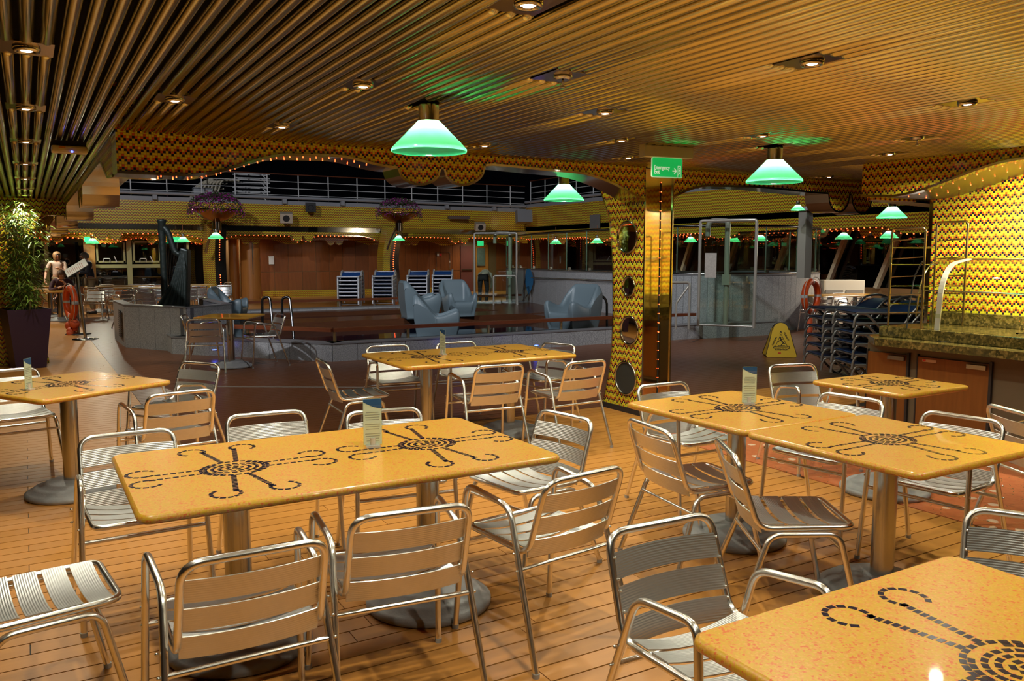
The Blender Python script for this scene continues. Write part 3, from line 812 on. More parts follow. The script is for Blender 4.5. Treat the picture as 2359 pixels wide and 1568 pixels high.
# warm light of the far seating areas and arcades: small lights fixed under the far beams
_n = {'the far left windows': 0, 'the dark back wall': 0, 'the right arcade': 0}
_o = ['first', 'second', 'third', 'fourth', 'fifth', 'sixth', 'seventh']
for x, y, z, pw_ in ((0.3, 16.6, 2.60, 100), (0.2, 20.0, 2.60, 160), (-0.6, 23.5, 2.60, 200), (0.3, 27.0, 2.6, 200), (2.0, 30.6, 2.60, 60), (4.6, 30.6, 2.60, 50), (7.0, 32.3, 2.60, 110), (10.0, 32.0, 2.60, 30), (13.5, 32.0, 2.60, 30), (17.2, 32.0, 2.60, 120),
                     (19.9, 17.5, 2.60, 160), (19.6, 13.6, 2.60, 520), (19.6, 10.8, 2.60, 300), (20, 24, 2.60, 140), (20.2, 28.5, 2.60, 140)):
    k_ = 'the far left windows' if x < 5 else 'the dark back wall' if (y > 29 and x < 18) else 'the right arcade'
    r = downlight(x, y, '%s small ceiling light of %s, counted from the viewer or the left' % (_o[_n[k_]], k_), 'small lights of the far arcades', pw_); _n[k_] += 1
    r.location.z = z
for x0, x1 in ((-0.4, 0.9), (1.6, 2.0), (3.4, 3.2), (5.0, 5.2)):  # unseen spots without fixtures, added to brighten the far left seating
    lamp('SPOT', 'added_fill_spot', (x0 + 0.4, 29.8, 3.3), 120, WARM, 0.08, (x1, 23.5, 0.2), 100, 0.8).data.specular_factor = 0.2
lamp('SPOT', 'added_fill_spot', (17.9, 29.6, 3.2), 260, (1.0, 0.85, 0.55), 0.08, (13.6, 24.6, 0.6), 60, 0.8)  # added fill on the bending crew member, no fixture
lamp('SPOT', 'added_fill_spot', (9.3, 7.0, 4.8), 260, (1.0, 0.93, 0.8), 0.08, (11.2, 10.2, 0.2), 60, 0.8)  # added fill that brightens the caution sign, no fixture
lamp('SPOT', 'added_fill_spot', (17.9, 10.6, 2.9), 620, (1.0, 0.88, 0.72), 0.08, (16.2, 13.0, 0.6), 90, 0.8)  # unseen spot added to brighten the white cabinet
lamp('SPOT', 'added_fill_spot', (18.1, 11.0, 2.3), 260, (1.0, 0.86, 0.70), 0.05, (15.5, 10.0, 0.0), 120, 0.8)  # unseen spot added as fill over the right of the court

# ---- emergency exit sign
ex = empty('exit_sign', (*at(1533, 6.5)[:2], 2.425), math.radians(-8), 'green emergency exit sign with white arrow hanging at the mirrored pillar', 'sign')
WH = mat('sign_housing', (0.62, 0.62, 0.50), 0.4)
MB().box(-0.325, 0.325, -0.035, 0.035, -0.10, 0.0).obj('housing', WH, ex, bevel=0.006)
MB().box(-0.345, -0.325, -0.04, 0.04, -0.105, 0.03).obj('end_cap', WH, ex, bevel=0.004)
SGN = mat('sign_green', (0.0, 0.30, 0.06), 0.4, emit=(0.01, 0.42, 0.08), es=0.8)
poly = fillet([(-0.215, -0.275, 0), (0.205, -0.275, 0), (0.205, -0.10, 0), (-0.215, -0.10, 0)], 0.02, 4, True)
MB().prism([(p.x, p.y) for p in poly], XZ, -0.006, 0.006).obj('rim', mat('sign_rim', (0.55, 0.75, 0.5), 0.4, emit=(0.5, 0.9, 0.5), es=0.35), ex, fix=True)
poly = fillet([(-0.207, -0.267, 0), (0.197, -0.267, 0), (0.197, -0.104, 0), (-0.207, -0.104, 0)], 0.016, 4, True)
MB().prism([(p.x, p.y) for p in poly], XZ, -0.009, -0.004).obj('panel', SGN, ex, fix=True)
SW = mat('sign_white', (0.8, 0.85, 0.75), 0.5, emit=(0.7, 0.9, 0.62), es=0.5)
def text(s, size, parent, loc, rot=(PI / 2, 0, 0), m=SW, name='lettering', ext=0.0008, bold=0.0, sx=1.0, align='LEFT', space=1.0):
    c = bpy.data.curves.new(name, 'FONT'); c.body = s; c.size = size; c.extrude = ext; c.offset = bold; c.align_x = align; c.space_line = space
    c.resolution_u = 3
    tmp = bpy.data.objects.new(name, c); COL.objects.link(tmp)
    dg = bpy.context.evaluated_depsgraph_get(); dg.update()
    me = bpy.data.meshes.new_from_object(tmp.evaluated_get(dg))
    bpy.data.objects.remove(tmp); me.materials.clear(); me.materials.append(m)
    o = put(name, me, parent, loc); o.rotation_euler = rot; o.scale = (sx, 1, 1)
    return o
text('Emergency\nExit', 0.052, ex, (-0.185, -0.010, -0.205), bold=0.0012, sx=0.92, space=0.72)
mb = MB().bar((0.065, -0.0095, -0.215), (0.115, -0.0095, -0.215), 0.002, 0.011, up=(0, 0, 1))
mb.bar((0.118, -0.0095, -0.217), (0.090, -0.0095, -0.190), 0.002, 0.012).bar((0.118, -0.0095, -0.213), (0.090, -0.0095, -0.240), 0.002, 0.012)
mb.obj('arrow', SW, ex)
mb = MB()
for a, b in (((0.140, -0.265), (0.140, -0.170)), ((0.178, -0.265), (0.178, -0.170)), ((0.138, -0.170), (0.180, -0.170)), ((0.160, -0.200), (0.158, -0.225)), ((0.158, -0.225), (0.168, -0.240)), ((0.158, -0.225), (0.150, -0.248)), ((0.160, -0.203), (0.170, -0.215)), ((0.160, -0.203), (0.150, -0.214))):
    mb.bar((a[0], -0.0095, a[1]), (b[0], -0.0095, b[1]), 0.002, 0.005)
mb.sphere((0.163, -0.0095, -0.190), 0.006, 8, 5, sc_=(1, 0.2, 1))
mb.obj('running_figure', SW, ex)
lamp('AREA', 'sign_light', (0, -0.03, -0.28), 1.5, (0.3, 1.0, 0.45), 0.25, parent=ex)
ex.scale = (0.66, 1.0, 0.87)
# far exit signs
for x, y, z, wd, lb, gr in ((*at(411, 28.2)[:2], 2.22, 0.37, 'green exit sign behind the harp at the far windows', 1), (*at(1107, 30.0)[:2], 2.13, 0.24, 'small green exit sign above the golden lit door', 1), (*at(203, 27.6)[:2], 2.22, 0.17, 'green glowing exit sign at the far left lamp', 1)):
    e2 = empty('exit_sign', (x, y, z), 0, lb, 'sign')
    MB().box(-wd / 2, wd / 2, -0.02, 0.02, -0.17, 0).obj('panel', mat('far_sign', (0.02, 0.5, 0.15), 0.4, emit=(0.03, 0.62, 0.22), es=1.1), e2)
    if wd > 0.3:
        text('Emergency Exit', 0.05, e2, (-wd / 2 + 0.02, -0.022, -0.12), ext=0.002, sx=0.7)
    for s_ in (-1, 1): MB().tube([(s_ * wd * 0.4, 0, 0), (s_ * wd * 0.4, 0, 0.4)], 0.006, 5).obj('hanger', STEEL, e2)
# ---- wireless access box, sprinkler plates
wa = empty('access_point', (*at(173, 6.2)[:2], 2.385), math.radians(0), 'white box with a blue light hanging from the aisle ceiling tubes', 'device')
MB().box(-0.17, 0.17, -0.09, 0.09, -0.07, 0.0).obj('housing', mat('off_white_plastic', (0.72, 0.68, 0.52), 0.4), wa, bevel=0.02)
MB().box(-0.10, -0.04, -0.095, -0.089, -0.03, -0.012).obj('sticker', mat('orange_sticker', (0.7, 0.3, 0.03), 0.5), wa)
MB().sphere((0.02, -0.085, -0.06), 0.012).obj('status_light', mat('blue_light', (0, 0, 1), 0.5, emit=(0.06, 0.08, 1.0), es=9), wa)
MB().tube(fillet([(0.13, 0, 0), (0.13, 0, 0.05), (0.05, 0.02, 0.10), (0.09, 0.0, 0.16)], 0.03), 0.007, 6).obj('cable', BLACKP, wa)
MB().box(-0.16, 0.16, -0.02, 0.02, 0.0, 0.06).obj('bracket', BLACKP, wa); wa.scale = (0.7, 0.7, 0.7)
for (x, y), lb in zip(SPRK, ('round sprinkler plate with a short nozzle right of the large green lamp', 'small sprinkler plate in the right part of the tube ceiling')):
    s = empty('sprinkler', (x, y, ZC), 0, lb, 'sprinkler')
    MB().box(-0.10, 0.10, -0.095, 0.135, 0.012, 0.018).obj('plate', MATS['fixture_plate'], s)
    MB().lathe([(0.030, -0.006), (0.045, 0.0), (0.047, 0.012)], 20).obj('rosette', STEEL, s)
    MB().lathe([(0.008, -0.045), (0.014, -0.043), (0.014, -0.038), (0.006, -0.036), (0.006, -0.004)], 10).obj('nozzle', STEEL, s)
sp3 = empty('smoke_detector', (7.9, 5.2, ZC - 0.02), 0, 'small dark detector on the ceiling above the counter fascia', 'detector')
MB().lathe([(0.03, -0.05), (0.05, -0.03), (0.06, 0.0), (0.06, 0.02)], 16).obj('housing', BLACKP, sp3)
# ================================================================== POOL COURT
def yx(px, X):
    a = at(px, 1.0); return X * a[1] / a[0]
BROWN = wood('dark_wet_teak', (0.06, 0.022, 0.010), (0.10, 0.036, 0.015), 0.25, 3.0, (1.5, 14, 14), 0, 0.1)
WATER = mat('dark_pool_water', (0.004, 0.006, 0.014), 0.03, 0.0, spec=0.6, bump=0.08, bscale=3.0)
COPE = mat('grey_coping', (0.17, 0.165, 0.17), 0.35)
def clad_wall(name, pts, h, th, label, pw=0.38, z0=0.0, batter=0.0, group=None, kind='structure'):
    """low wall along a floor polyline, clad with separate tile panels and a coping"""
    r = empty(name, (0, 0, 0), 0, kind=kind); r['label'] = label
    for (a, b) in zip(pts[:-1], pts[1:]):
        A = Vector((*a, 0)); B = Vector((*b, 0)); L = (B - A).length; d = (B - A) / L; nrm = Vector((d.y, -d.x, 0))
        core = MB(); q = [A, B, B - nrm * th, A - nrm * th]
        core.add([(p.x, p.y, z0) for p in q] + [(p.x, p.y, z0 + h - 0.02) for p in q], [(3, 2, 1, 0), (4, 5, 6, 7), (0, 1, 5, 4), (1, 2, 6, 5), (2, 3, 7, 6), (3, 0, 4, 7)])
        core.obj('core', mat('wall_joint', (0.09, 0.09, 0.10), 0.6), r, fix=True)
        n = max(1, round(L / pw)); w_ = L / n
        me = MB().box(0.003, w_ - 0.003, -0.012, 0.0, z0, z0 + h - 0.022).mesh('tile_panel', GTILE)
        for i in range(n):
            p = A + d * (i * w_); o = put('tile_panel', me, r, (p.x, p.y, 0), math.atan2(d.y, d.x))
        cp = MB(); q = [A + nrm * 0.02 - d * .01, B + nrm * 0.02 + d * .01, B - nrm * (th + 0.01) + d * .01, A - nrm * (th + 0.01) - d * .01]
        cp.add([(p.x, p.y, z0 + h - 0.02) for p in q] + [(p.x, p.y, z0 + h) for p in q], [(3, 2, 1, 0), (4, 5, 6, 7), (0, 1, 5, 4), (1, 2, 6, 5), (2, 3, 7, 6), (3, 0, 4, 7)])
        cp.obj('coping', COPE, r, fix=True)
    return r
PW0, PW1, PW2, PW3 = (2.0, 14.3), (3.92, 12.0), (9.4, 11.98), (13.0, 11.62)
clad_wall('pool_wall', [(2.0, 17.6), PW0, PW1, PW2, PW3], 0.28, 0.30, 'low grey tiled wall around the pool')
clad_wall('pool_wall_back', [(4.3, 20.5), (12.6, 20.5)], 0.28, 0.25, 'low tiled wall at the far side of the pool')
wt = MB(); wt.prism([(2.3, 14.4), (4.05, 12.3), (9.4, 12.28), (12.8, 11.95), (12.9, 20.4), (4.4, 20.4), (2.3, 17.6)], XY, 0.02, 0.12)
wt = wt.obj('pool_water', WATER, fix=True); tag(wt, 'dark still pool water behind the low grey wall', 'water')
wt['kind'] = 'structure'; del wt['category']
pdk = empty('pool_deck', (0, 0, 0), 0, kind='structure'); pdk['label'] = 'dark wet wooden deck strips across the pool'
for (x0, x1, y0, y1, z) in ((4.0, 11.6, 16.2, 17.3, 0.27), (9.9, 12.9, 14.2, 20.3, 0.26), (4.3, 12.6, 19.7, 20.3, 0.22)):
    y = y0
    while y < y1 - 0.02:
        MB().box(x0, x1, y, y + 0.108, 0.10, z).obj('deck_board', BROWN, pdk); y += 0.113
MB().box(4.0, 9.9, 18.6, 18.62, 0.12, 0.16).obj('pool_edge_line', STEEL, pdk)
BLUE = mat('pool_blue_light', (0, 0, 1), 0.3, emit=(0.04, 0.08, 1.0), es=14)
for px_, D, lb in ((486, 12.75, 'small blue pool light at the left'), (1052, 12.95, 'bright blue pool light behind the menu card'), (1236, 13.4, 'faint blue pool light near the pillar')):
    x, y, _ = at(px_, D); l = empty('pool_light', (x, y, 0.12), 0, lb, 'pool light')
    MB().lathe([(0.035, 0.0), (0.035, 0.012), (0.028, 0.016)], 14).obj('lens', BLUE, l)
    MB().lathe([(0.048, 0.0), (0.048, 0.010), (0.036, 0.012)], 16, capt=False).obj('trim_ring', STEEL, l)
    lamp('POINT', 'blue_glow', (0, 0, 0.05), 0.35, (0.1, 0.15, 1.0), 0.02, parent=l)
rl = empty('pool_rail', (0, 0, 0), 0, 'varnished wooden rail on short posts along the pool wall', 'rail')
rp = [Vector((2.25, 15.2, 0.46)), Vector((2.25, 14.35, 0.46)), Vector((4.0, 12.2, 0.46)), Vector((9.4, 12.15, 0.46)), Vector((11.15, 11.98, 0.46))]
for a, b in zip(rp[:-1], rp[1:]): MB().bar(a, b, 0.12, 0.055).obj('handrail', RAILW, rl)
for px_ in (541, 768, 939, 1126, 1295, 1580):
    if px_ == 541: x, y = 3.0, 13.43
    else: x = 0; x, y, _ = at(px_, 12.6 if px_ < 1400 else 15.2); y = 12.2 if px_ > 700 and px_ < 1400 else y
    if 700 < px_ < 1400: x = 12.18 / (at(px_, 1)[1] / at(px_, 1)[0])
    if px_ == 1580: x, y = 10.55, 12.02
    MB().lathe([(0.026, 0.28), (0.026, 0.44)], 12).obj('post', mat('brass_post', (0.5, 0.42, 0.22), 0.3, 1.0), rl, (x, y, 0))
rb = empty('pool_rail', (0, 0, 0), 0, 'wooden rail at the far side of the pool in front of the lounger stacks', 'rail')
MB().bar((4.4, 20.6, 0.46), (12.4, 20.6, 0.46), 0.12, 0.055).obj('handrail', RAILW, rb)
for x in (5.2, 6.9, 8.6, 10.3, 12.0): MB().lathe([(0.026, 0.28), (0.026, 0.44)], 10).obj('post', MATS['brass_post'], rb, (x, 20.6, 0))
# pool ladder grab rails
for px_, D, lb in ((606, 15.2, 'left of the two dark pool ladders'), (652, 15.2, 'right of the two dark pool ladders')):
    x, y, _ = at(px_, D); l = empty('pool_ladder', (x, y, 0.1), math.radians(-30), lb, 'ladder')
    MB().tube(fillet([(-0.05, 0, 0.12), (-0.04, 0, 0.72), (0.10, 0, 0.74), (0.22, -0.25, 0.02)], 0.09, 6), 0.024, 8).obj('grab_rail', mat('dark_steel', (0.12, 0.12, 0.12), 0.25, 1.0), l)
x, y, _ = at(1385, 15.6); l = empty('pool_ladder', (x, y, 0.2), math.radians(-20), 'arched pool grab rail beside the light blue scoop seat', 'ladder')
MB().tube(fillet([(-0.24, 0, 0.02), (-0.14, 0, 0.55), (0.0, 0, 0.66), (0.12, 0, 0.55), (0.13, 0, 0.0)], 0.12, 6), 0.024, 8).obj('grab_rail', MATS['dark_steel'], l)

# ---- scoop seats
SCOOP = mat('pale_blue_plastic', (0.11, 0.15, 0.17), 0.42)
def sstep(a, b, x): t = min(1, max(0, (x - a) / (b - a))); return t * t * (3 - 2 * t)
def scoop_mesh():
    nx, ny = 28, 40; H = []
    for j in range(ny + 1):
        v = j / ny; y = -0.40 + 0.80 * v
        row = []
        for i in range(nx + 1):
            u = -1 + 2 * i / nx; x = 0.36 * u
            seat = 0.80 - 0.49 * sstep(-0.34, -0.17, y) + 0.02 * sstep(0.1, 0.4, y)
            arm = 0.80 - 0.36 * sstep(-0.34, 0.02, y) + 0.09 * sstep(0.05, 0.38, y)
            bl = sstep(0.60, 0.80, abs(u))
            z = seat * (1 - bl) + arm * bl
            z -= 0.10 * sstep(0.55, 1.0, abs(u)) ** 2 * (1 - sstep(-0.30, -0.1, y)) + 0.05 * sstep(0.90, 1.0, abs(u)) + 0.05 * sstep(-0.37, -0.40, y) + 0.035 * sstep(0.36, 0.40, y)
            # plan outline slightly rounded
            rx = x * (1 - 0.10 * (abs(y) / 0.4) ** 4); row.append((rx, y, z))
        H.append(row)
    mb = MB(); vs = [p for r in H for p in r]; w_ = nx + 1
    mb.add(vs, [(j * w_ + i, j * w_ + i + 1, (j + 1) * w_ + i + 1, (j + 1) * w_ + i) for j in range(ny) for i in range(nx)], 0, True)
    edge = [H[0][i] for i in range(nx + 1)] + [H[j][nx] for j in range(1, ny + 1)] + [H[ny][i] for i in range(nx - 1, -1, -1)] + [H[j][0] for j in range(ny - 1, 0, -1)]
    n = len(edge); lev = []
    for t, k in ((0, 1.0), (0.35, 0.985), (0.7, 0.90), (0.95, 0.84), (1.0, 0.86)):
        lev.append([(x * k, (y + 0.02) * (k if y > 0 else k * 0.98) - 0.02, z * (1 - t)) for x, y, z in edge])
    mb.add(sum(lev, []), [(i * n + k, i * n + (k + 1) % n, (i + 1) * n + (k + 1) % n, (i + 1) * n + k) for i in range(len(lev) - 1) for k in range(n)], 0, True)
    mb.add(lev[-1], [tuple(range(n))])
    me = mb.mesh('seat_shell', SCOOP); bm = bmesh.new(); bm.from_mesh(me); bmesh.ops.remove_doubles(bm, verts=bm.verts, dist=1e-5); bmesh.ops.recalc_face_normals(bm, faces=bm.faces); bm.to_mesh(me); bm.free()
    return me
_sc = scoop_mesh()
for px_, D, face, z, s, lb in ((1004, 14.5, 0 - 25, 0.12, 1.0, 'grey blue scoop seat turned side on in the pool in front of the others'), (965, 17.6, -10, 0.27, 1.0, 'pale blue scoop seat seen from its rounded back side on the pool deck'),
                               (1054, 18.4, 262, 0.26, 1.0, 'scoop seat turned to the left with a deep dark shell'), (1322, 15.3, 195, 0.20, 1.08, 'brightest pale blue scoop seat at the right beside the pillar'),
                               (522, 19.0, -28, 0.12, 0.95, 'dark scoop seat behind the dark table'), (446, 17.0, 150, 0.02, 0.72, 'lower dark scoop shell beside the grey planter box')):
    x, y, _ = at(px_, D); f = math.radians(face)
    r = put('scoop_seat', _sc, None, (x, y, z), f - PI / 2); r.scale = (s, s, s)
    tag(r, lb, 'seat', 'plastic scoop seats around the pool')

# ---- planter box with the harp sculpture
clad_wall('planter_box', [(1.42, 17.4), (1.45, 15.75), (2.25, 14.38), (3.1, 15.1), (3.1, 17.4)], 0.75, 0.14, 'grey tiled planter box carrying the harp sculpture', 0.40)
MB_ = MB().prism([(1.5, 17.3), (1.58, 15.85), (2.25, 14.62), (3.0, 15.2), (3.0, 17.3)], XY, 0.0, 0.62).obj('planter_fill', DARKM, fix=True)
MB_.parent = bpy.data.objects['planter_box']
vg = MB()
for i in range(14): vg.bar((1.405, 15.95, 0.16 + i * 0.035), (1.405, 16.45, 0.16 + i * 0.035), 0.012, 0.018)
q = vg.obj('vent_louvres', BLACKP, bpy.data.objects['planter_box']); q['kind'] = 'stuff'
HM = mat('dark_green_bronze', (0.018, 0.026, 0.022), 0.42, 0.4, bump=0.5, bscale=18)
x, y, _ = at(392, 15.6); hp = empty('harp_sculpture', (x, y, 0.62), math.radians(-28), 'tall dark bronze harp sculpture on the grey planter box', 'sculpture')
MB().tube([(-0.12, 0, 0), (-0.13, 0, 0.5), (-0.13, 0, 1.1), (-0.14, 0, 1.5)], [0.075, 0.06, 0.06, 0.07], 12).obj('pillar', HM, hp)
MB().lathe([(0.06, 0), (0.075, 0.03), (0.07, 0.15), (0.085, 0.19), (0.085, 0.22), (0.05, 0.23)], 12, c=(-0.13, 0, 1.42)).obj('capital', HM, hp)
MB().tube(fillet([(-0.12, 0, 1.52), (-0.02, 0, 1.42), (0.08, 0, 1.06), (0.16, 0, 0.98), (0.30, 0, 1.06)], 0.12, 5), [0.055] * 20 + [0.05] * 30 if False else 0.055, 10).obj('neck', HM, hp)
mb = MB()
mb.prism([(0.22, 1.12), (0.36, 1.08), (0.34, 0.6), (0.30, 0.0), (-0.12, 0.0), (0.02, 0.30), (0.12, 0.62), (0.18, 0.95)], XZ, -0.11, 0.11)
mb.obj('sound_box', HM, hp, fix=True, bevel=0.03)
mb = MB()
for i in range(9):
    a = -0.22 + i * 0.06; mb.tube([(a, -0.10 + 0.03 * (i % 2), 0), (0.06 + i * 0.032, -0.13, 0.45 + 0.03 * i), (0.22 + i * 0.008, -0.10, 1.0)], [0.05, 0.03, 0.012], 6)
mb.obj('drapery', HM, hp)
mb = MB()
for i in range(8): mb.tube([(-0.06 + i * 0.028, 0, 1.38 - i * 0.05), (-0.05 + i * 0.03, 0, 0.12 + i * 0.07)], 0.0025, 4)
q = mb.obj('strings', STEEL, hp); q['kind'] = 'stuff'

# ---- tub island: curved tiled wall with a glass screen on top
isl = [(13.6, 23.5), (12.85, 21.45), (11.95, 18.0), (11.72, 15.6), (11.66, 14.1), (11.72, 13.15), (12.2, 12.5), (13.1, 12.22), (14.05, 12.18), (15.0, 12.42), (15.9, 13.0), (16.3, 14.2), (16.4, 16.0)]
def cr(pts, n=5):
    P_ = [Vector((*p, 0)) for p in pts]; out = []
    for i in range(len(P_) - 1):
        a, b, c, d = P_[max(i - 1, 0)], P_[i], P_[i + 1], P_[min(i + 2, len(P_) - 1)]
        for k in range(n):
            t = k / n; out.append(0.5 * ((2 * b) + (c - a) * t + (2 * a - 5 * b + 4 * c - d) * t * t + (3 * b - a - 3 * c + d) * t ** 3))
    out.append(P_[-1]); return out
ip = cr(isl)
clad_wall('tub_island', [(p.x, p.y) for p in ip], 1.20, 0.2, 'tall curved grey tiled wall of the raised hot tub island', 0.5)
ti = bpy.data.objects['tub_island']
MB().prism([(p.x + 0.1, p.y + 0.1) for p in ip], XY, 1.0, 1.17).obj('tub_floor', DARKM, ti, fix=True)
gs = empty('glass_screen', (0, 0, 0), 0, 'curved clear glass screen with a steel top rail on the tub island', 'glass screen')
MB().tube([(p.x, p.y, 2.20) for p in ip], 0.028, 8).obj('top_rail', MATS['dark_steel'], gs)
MB().tube([(p.x, p.y, 1.225) for p in ip], 0.018, 6).obj('bottom_rail', STEEL, gs)
acc = 0; last = 0
idx = [0]
for i in range(1, len(ip)):
    acc += (ip[i] - ip[i - 1]).length
    if acc > 0.95: idx.append(i); acc = 0
if idx[-1] != len(ip) - 1: idx.append(len(ip) - 1)
for a, b in zip(idx[:-1], idx[1:]):
    seg = ip[a:b + 1]
    vs = [(p.x, p.y, 1.25) for p in seg] + [(p.x, p.y, 2.16) for p in seg]; n = len(seg)
    MB().add(vs, [(i, i + 1, n + i + 1, n + i) for i in range(n - 1)], 0, True).obj('glass_pane', GLASS, gs)
    p = ip[a]
    MB().lathe([(0.014, 1.22), (0.014, 2.19)], 8).obj('post', mat('green_glass_edge', (0.20, 0.32, 0.22), 0.2, 0.6), gs, (p.x, p.y, 0))
    MB().box(-0.03, 0.03, -0.02, 0.02, 1.23, 1.30).obj('clamp', STEEL, gs, (p.x * 0.7 + ip[a + 1].x * 0.3, p.y * 0.7 + ip[a + 1].y * 0.3, 0))
# post with the small lamp
x, y, _ = at(1853, 15.5); cp = empty('chrome_post', (x, y, 1.17), 0, 'square chrome post rising behind the glass screen', 'post')
MB().box(-0.09, 0.09, -0.09, 0.09, 0, 1.25).obj('shaft', mat('satin_post', (0.45, 0.43, 0.38), 0.35, 0.5), cp); MB().box(-0.14, 0.14, -0.14, 0.14, 1.25, 1.32).obj('head', GREYP, cp)
# step in front of the island and the tall shower screens
def shower(px0, px1, D0, D1, z0, z1, label, pipe_u, flip=False):
    a = Vector(at(px0, D0)); b = Vector(at(px1, D1)); d = b - a
    r = empty('shower_screen', (a.x, a.y, z0), math.atan2(d.y, d.x), label, 'shower'); L = d.length; h = z1 - z0
    MB().tube(fillet([(0, 0, 0), (0, 0, h), (L, 0, h), (L, 0, 0)], 0.05), 0.028, 8).obj('tube_frame', mat('dull_steel', (0.42, 0.40, 0.35), 0.30, 0.4), r)
    MB().tube([(0, 0, 0.03), (L, 0, 0.03)], 0.018, 6).obj('bottom_rail', MATS['dull_steel'], r)
    MB().box(0.03, L - 0.03, -0.004, 0.004, 0.05, h - 0.04).obj('glass_pane', GLASS, r)
    u = pipe_u * L; w_ = 0.36 * L * (-1 if not flip else 1)
    MB().tube(fillet([(u, 0.28, 0), (u, 0.28, h - 0.12), (u, 0.28, h), (u + w_, 0.28, h + 0.02), (u + w_, 0.28, h - 0.28)], [0, 0.05, 0.20, 0.20, 0], 8), 0.050, 12).obj('gooseneck_pipe', MATS['dull_steel'], r)
    MB().box(u - 0.07, u + 0.07, 0.2, 0.33, 0.78, 0.98).obj('valve', MATS['dull_steel'], r)
    return r, L, h
r, L, h = shower(1612, 1741, 15.6, 15.15, 0.26, 2.24, 'tall framed glass shower screen with a bent pipe in front of the tub island', 0.44)
MB().box(0.10 * L, 0.31 * L, -0.012, -0.006, 0.92, 1.38).obj('notice', mat('grey_notice', (0.36, 0.33, 0.29), 0.6, noise_amt=0.3, nscale=30), r)
r, L, h = shower(1093, 1190, 23.2, 23.0, 0.2, 2.22, 'framed glass shower screen with a bent pipe at the far pool corner', 0.80)
x, y, _ = at(1545, 14.9)
hr = empty('stair_handrail', (x, y, 0.26), math.radians(-25), 'dark steel handrail right of the mirrored pillar', 'handrail')
MB().tube(fillet([(-0.1, 0, 0.85), (0.36, 0, 0.85), (0.36, 0, 0)], 0.05), 0.024, 8).obj('rail', MATS['dull_steel'], hr)
MB().tube(fillet([(0.34, 0, 0.78), (0.12, 0, 0.48), (0.12, 0, 0)], 0.05), 0.020, 8).obj('brace', MATS['dull_steel'], hr)
x, y, _ = at(1137, 22.5)
hr = empty('stair_handrail', (x, y, 0.2), math.radians(-25), 'steel handrail in front of the far glass shower screen', 'handrail')
MB().tube(fillet([(0, 0, 0), (0, 0, 0.85), (0.62, 0, 0.85), (0.66, 0, 0)], 0.05), 0.024, 8).obj('rail', MATS['dull_steel'], hr)
# pool net and pole on the island wall
nx_, ny_ = 11.60, 15.5
pn = empty('pool_net', (0, 0, 0), 0, 'blue pool net on a long pole along the tub island wall', 'pool net')
MB().tube([(12.36, 20.2, 0.98), (11.88, 18.0, 1.0), (11.63, 15.6, 1.02), (11.60, 14.6, 1.02)], 0.018, 6).obj('pole', STEEL, pn)
mb = MB(); m_ = 10
vs = []
for i in range(m_ + 1):
    t = i / m_; w_ = 0.13 * math.sin(PI * min(1, 0.12 + t * 0.9)) + 0.01
    for s in (-1, -.4, .4, 1): vs.append((12.24 + 0.02 * math.sin(3 * t), 19.9 + s * w_ * 1.6, 1.22 - 0.72 * t))
mb.add(vs, [(i * 4 + k, i * 4 + k + 1, (i + 1) * 4 + k + 1, (i + 1) * 4 + k) for i in range(m_) for k in range(3)], 0, True)
mb.obj('net_bag', mat('blue_net', (0.01, 0.10, 0.22), 0.6, bump=0.6, bscale=60), pn)
MB().tube([(12.26, 20.1, 0.95), (12.24, 20.2, 0.6), (12.20, 20.1, 0.35), (12.18, 20.0, 0.15)], 0.012, 6).obj('hose', BLACKP, pn)

# ---- life rings
RING = mat('orange_life_ring', (0.72, 0.085, 0.01), 0.45)
def life_ring(loc, rz, label, tilt=0.0, pouch=True):
    r = empty('life_ring', loc, rz, label, 'life ring')
    R, q = 0.29, 0.062
    mb = MB(); mb.tube([(R * math.cos(a), 0, R * math.sin(a)) for a in [2 * PI * i / 40 for i in range(40)]], q, 12, True); mb.obj('ring', RING, r)
    for k in range(4):
        a0 = PI / 2 * k + PI / 4 * 0
        MB().tube([(R * math.cos(a), 0, R * math.sin(a)) for a in [a0 - 0.09 + 0.03 * i for i in range(7)]], q + 0.003, 12).obj('reflective_band', mat('silver_band', (0.55, 0.55, 0.52), 0.4), r)
    pts = []
    for i in range(33):
        a = PI / 2 - 2 * PI * i / 64 * 1.9; rr = R + q + 0.02 + 0.035 * abs(math.sin(2 * a)); pts.append((rr * math.cos(a), -0.04, rr * math.sin(a)))
    MB().tube(pts, 0.007, 6).obj('grab_line', mat('cream_rope', (0.55, 0.5, 0.4), 0.7), r)
    if pouch:
        MB().lathe([(0.0001, -0.40), (0.05, -0.39), (0.06, -0.30), (0.055, -0.10), (0.045, 0.0), (0.02, 0.03)], 12, c=(-0.02, 0, -R - q - 0.03)).obj('rope_pouch', mat('orange_pouch', (0.62, 0.10, 0.03), 0.6, bump=0.4, bscale=40), r)
    return r
x, y, _ = at(1859, 16.6); life_ring((x + 0.02, y - 0.12, 0.79), math.radians(14), 'orange life ring hanging on the curved grey wall at the right')
x, y, _ = at(157, 16.6)
rg = life_ring((x, y, 0.66), math.radians(-77), 'orange life ring with a bundled bag on the stand beside the menu board', pouch=False)
mb = MB()
rng = random.Random(5)
for i in range(7): mb.sphere((rng.uniform(-.12, .12), rng.uniform(-.05, .05), -0.38 - 0.05 * i), rng.uniform(0.06, 0.10), 10, 6)
mb.obj('rope_bag', MATS['orange_pouch'], rg)
x, y, _ = at(171, 16.75); st = empty('life_ring_stand', (x, y, 0), 0, 'steel pole stand with a round foot carrying the left life ring', 'stand')
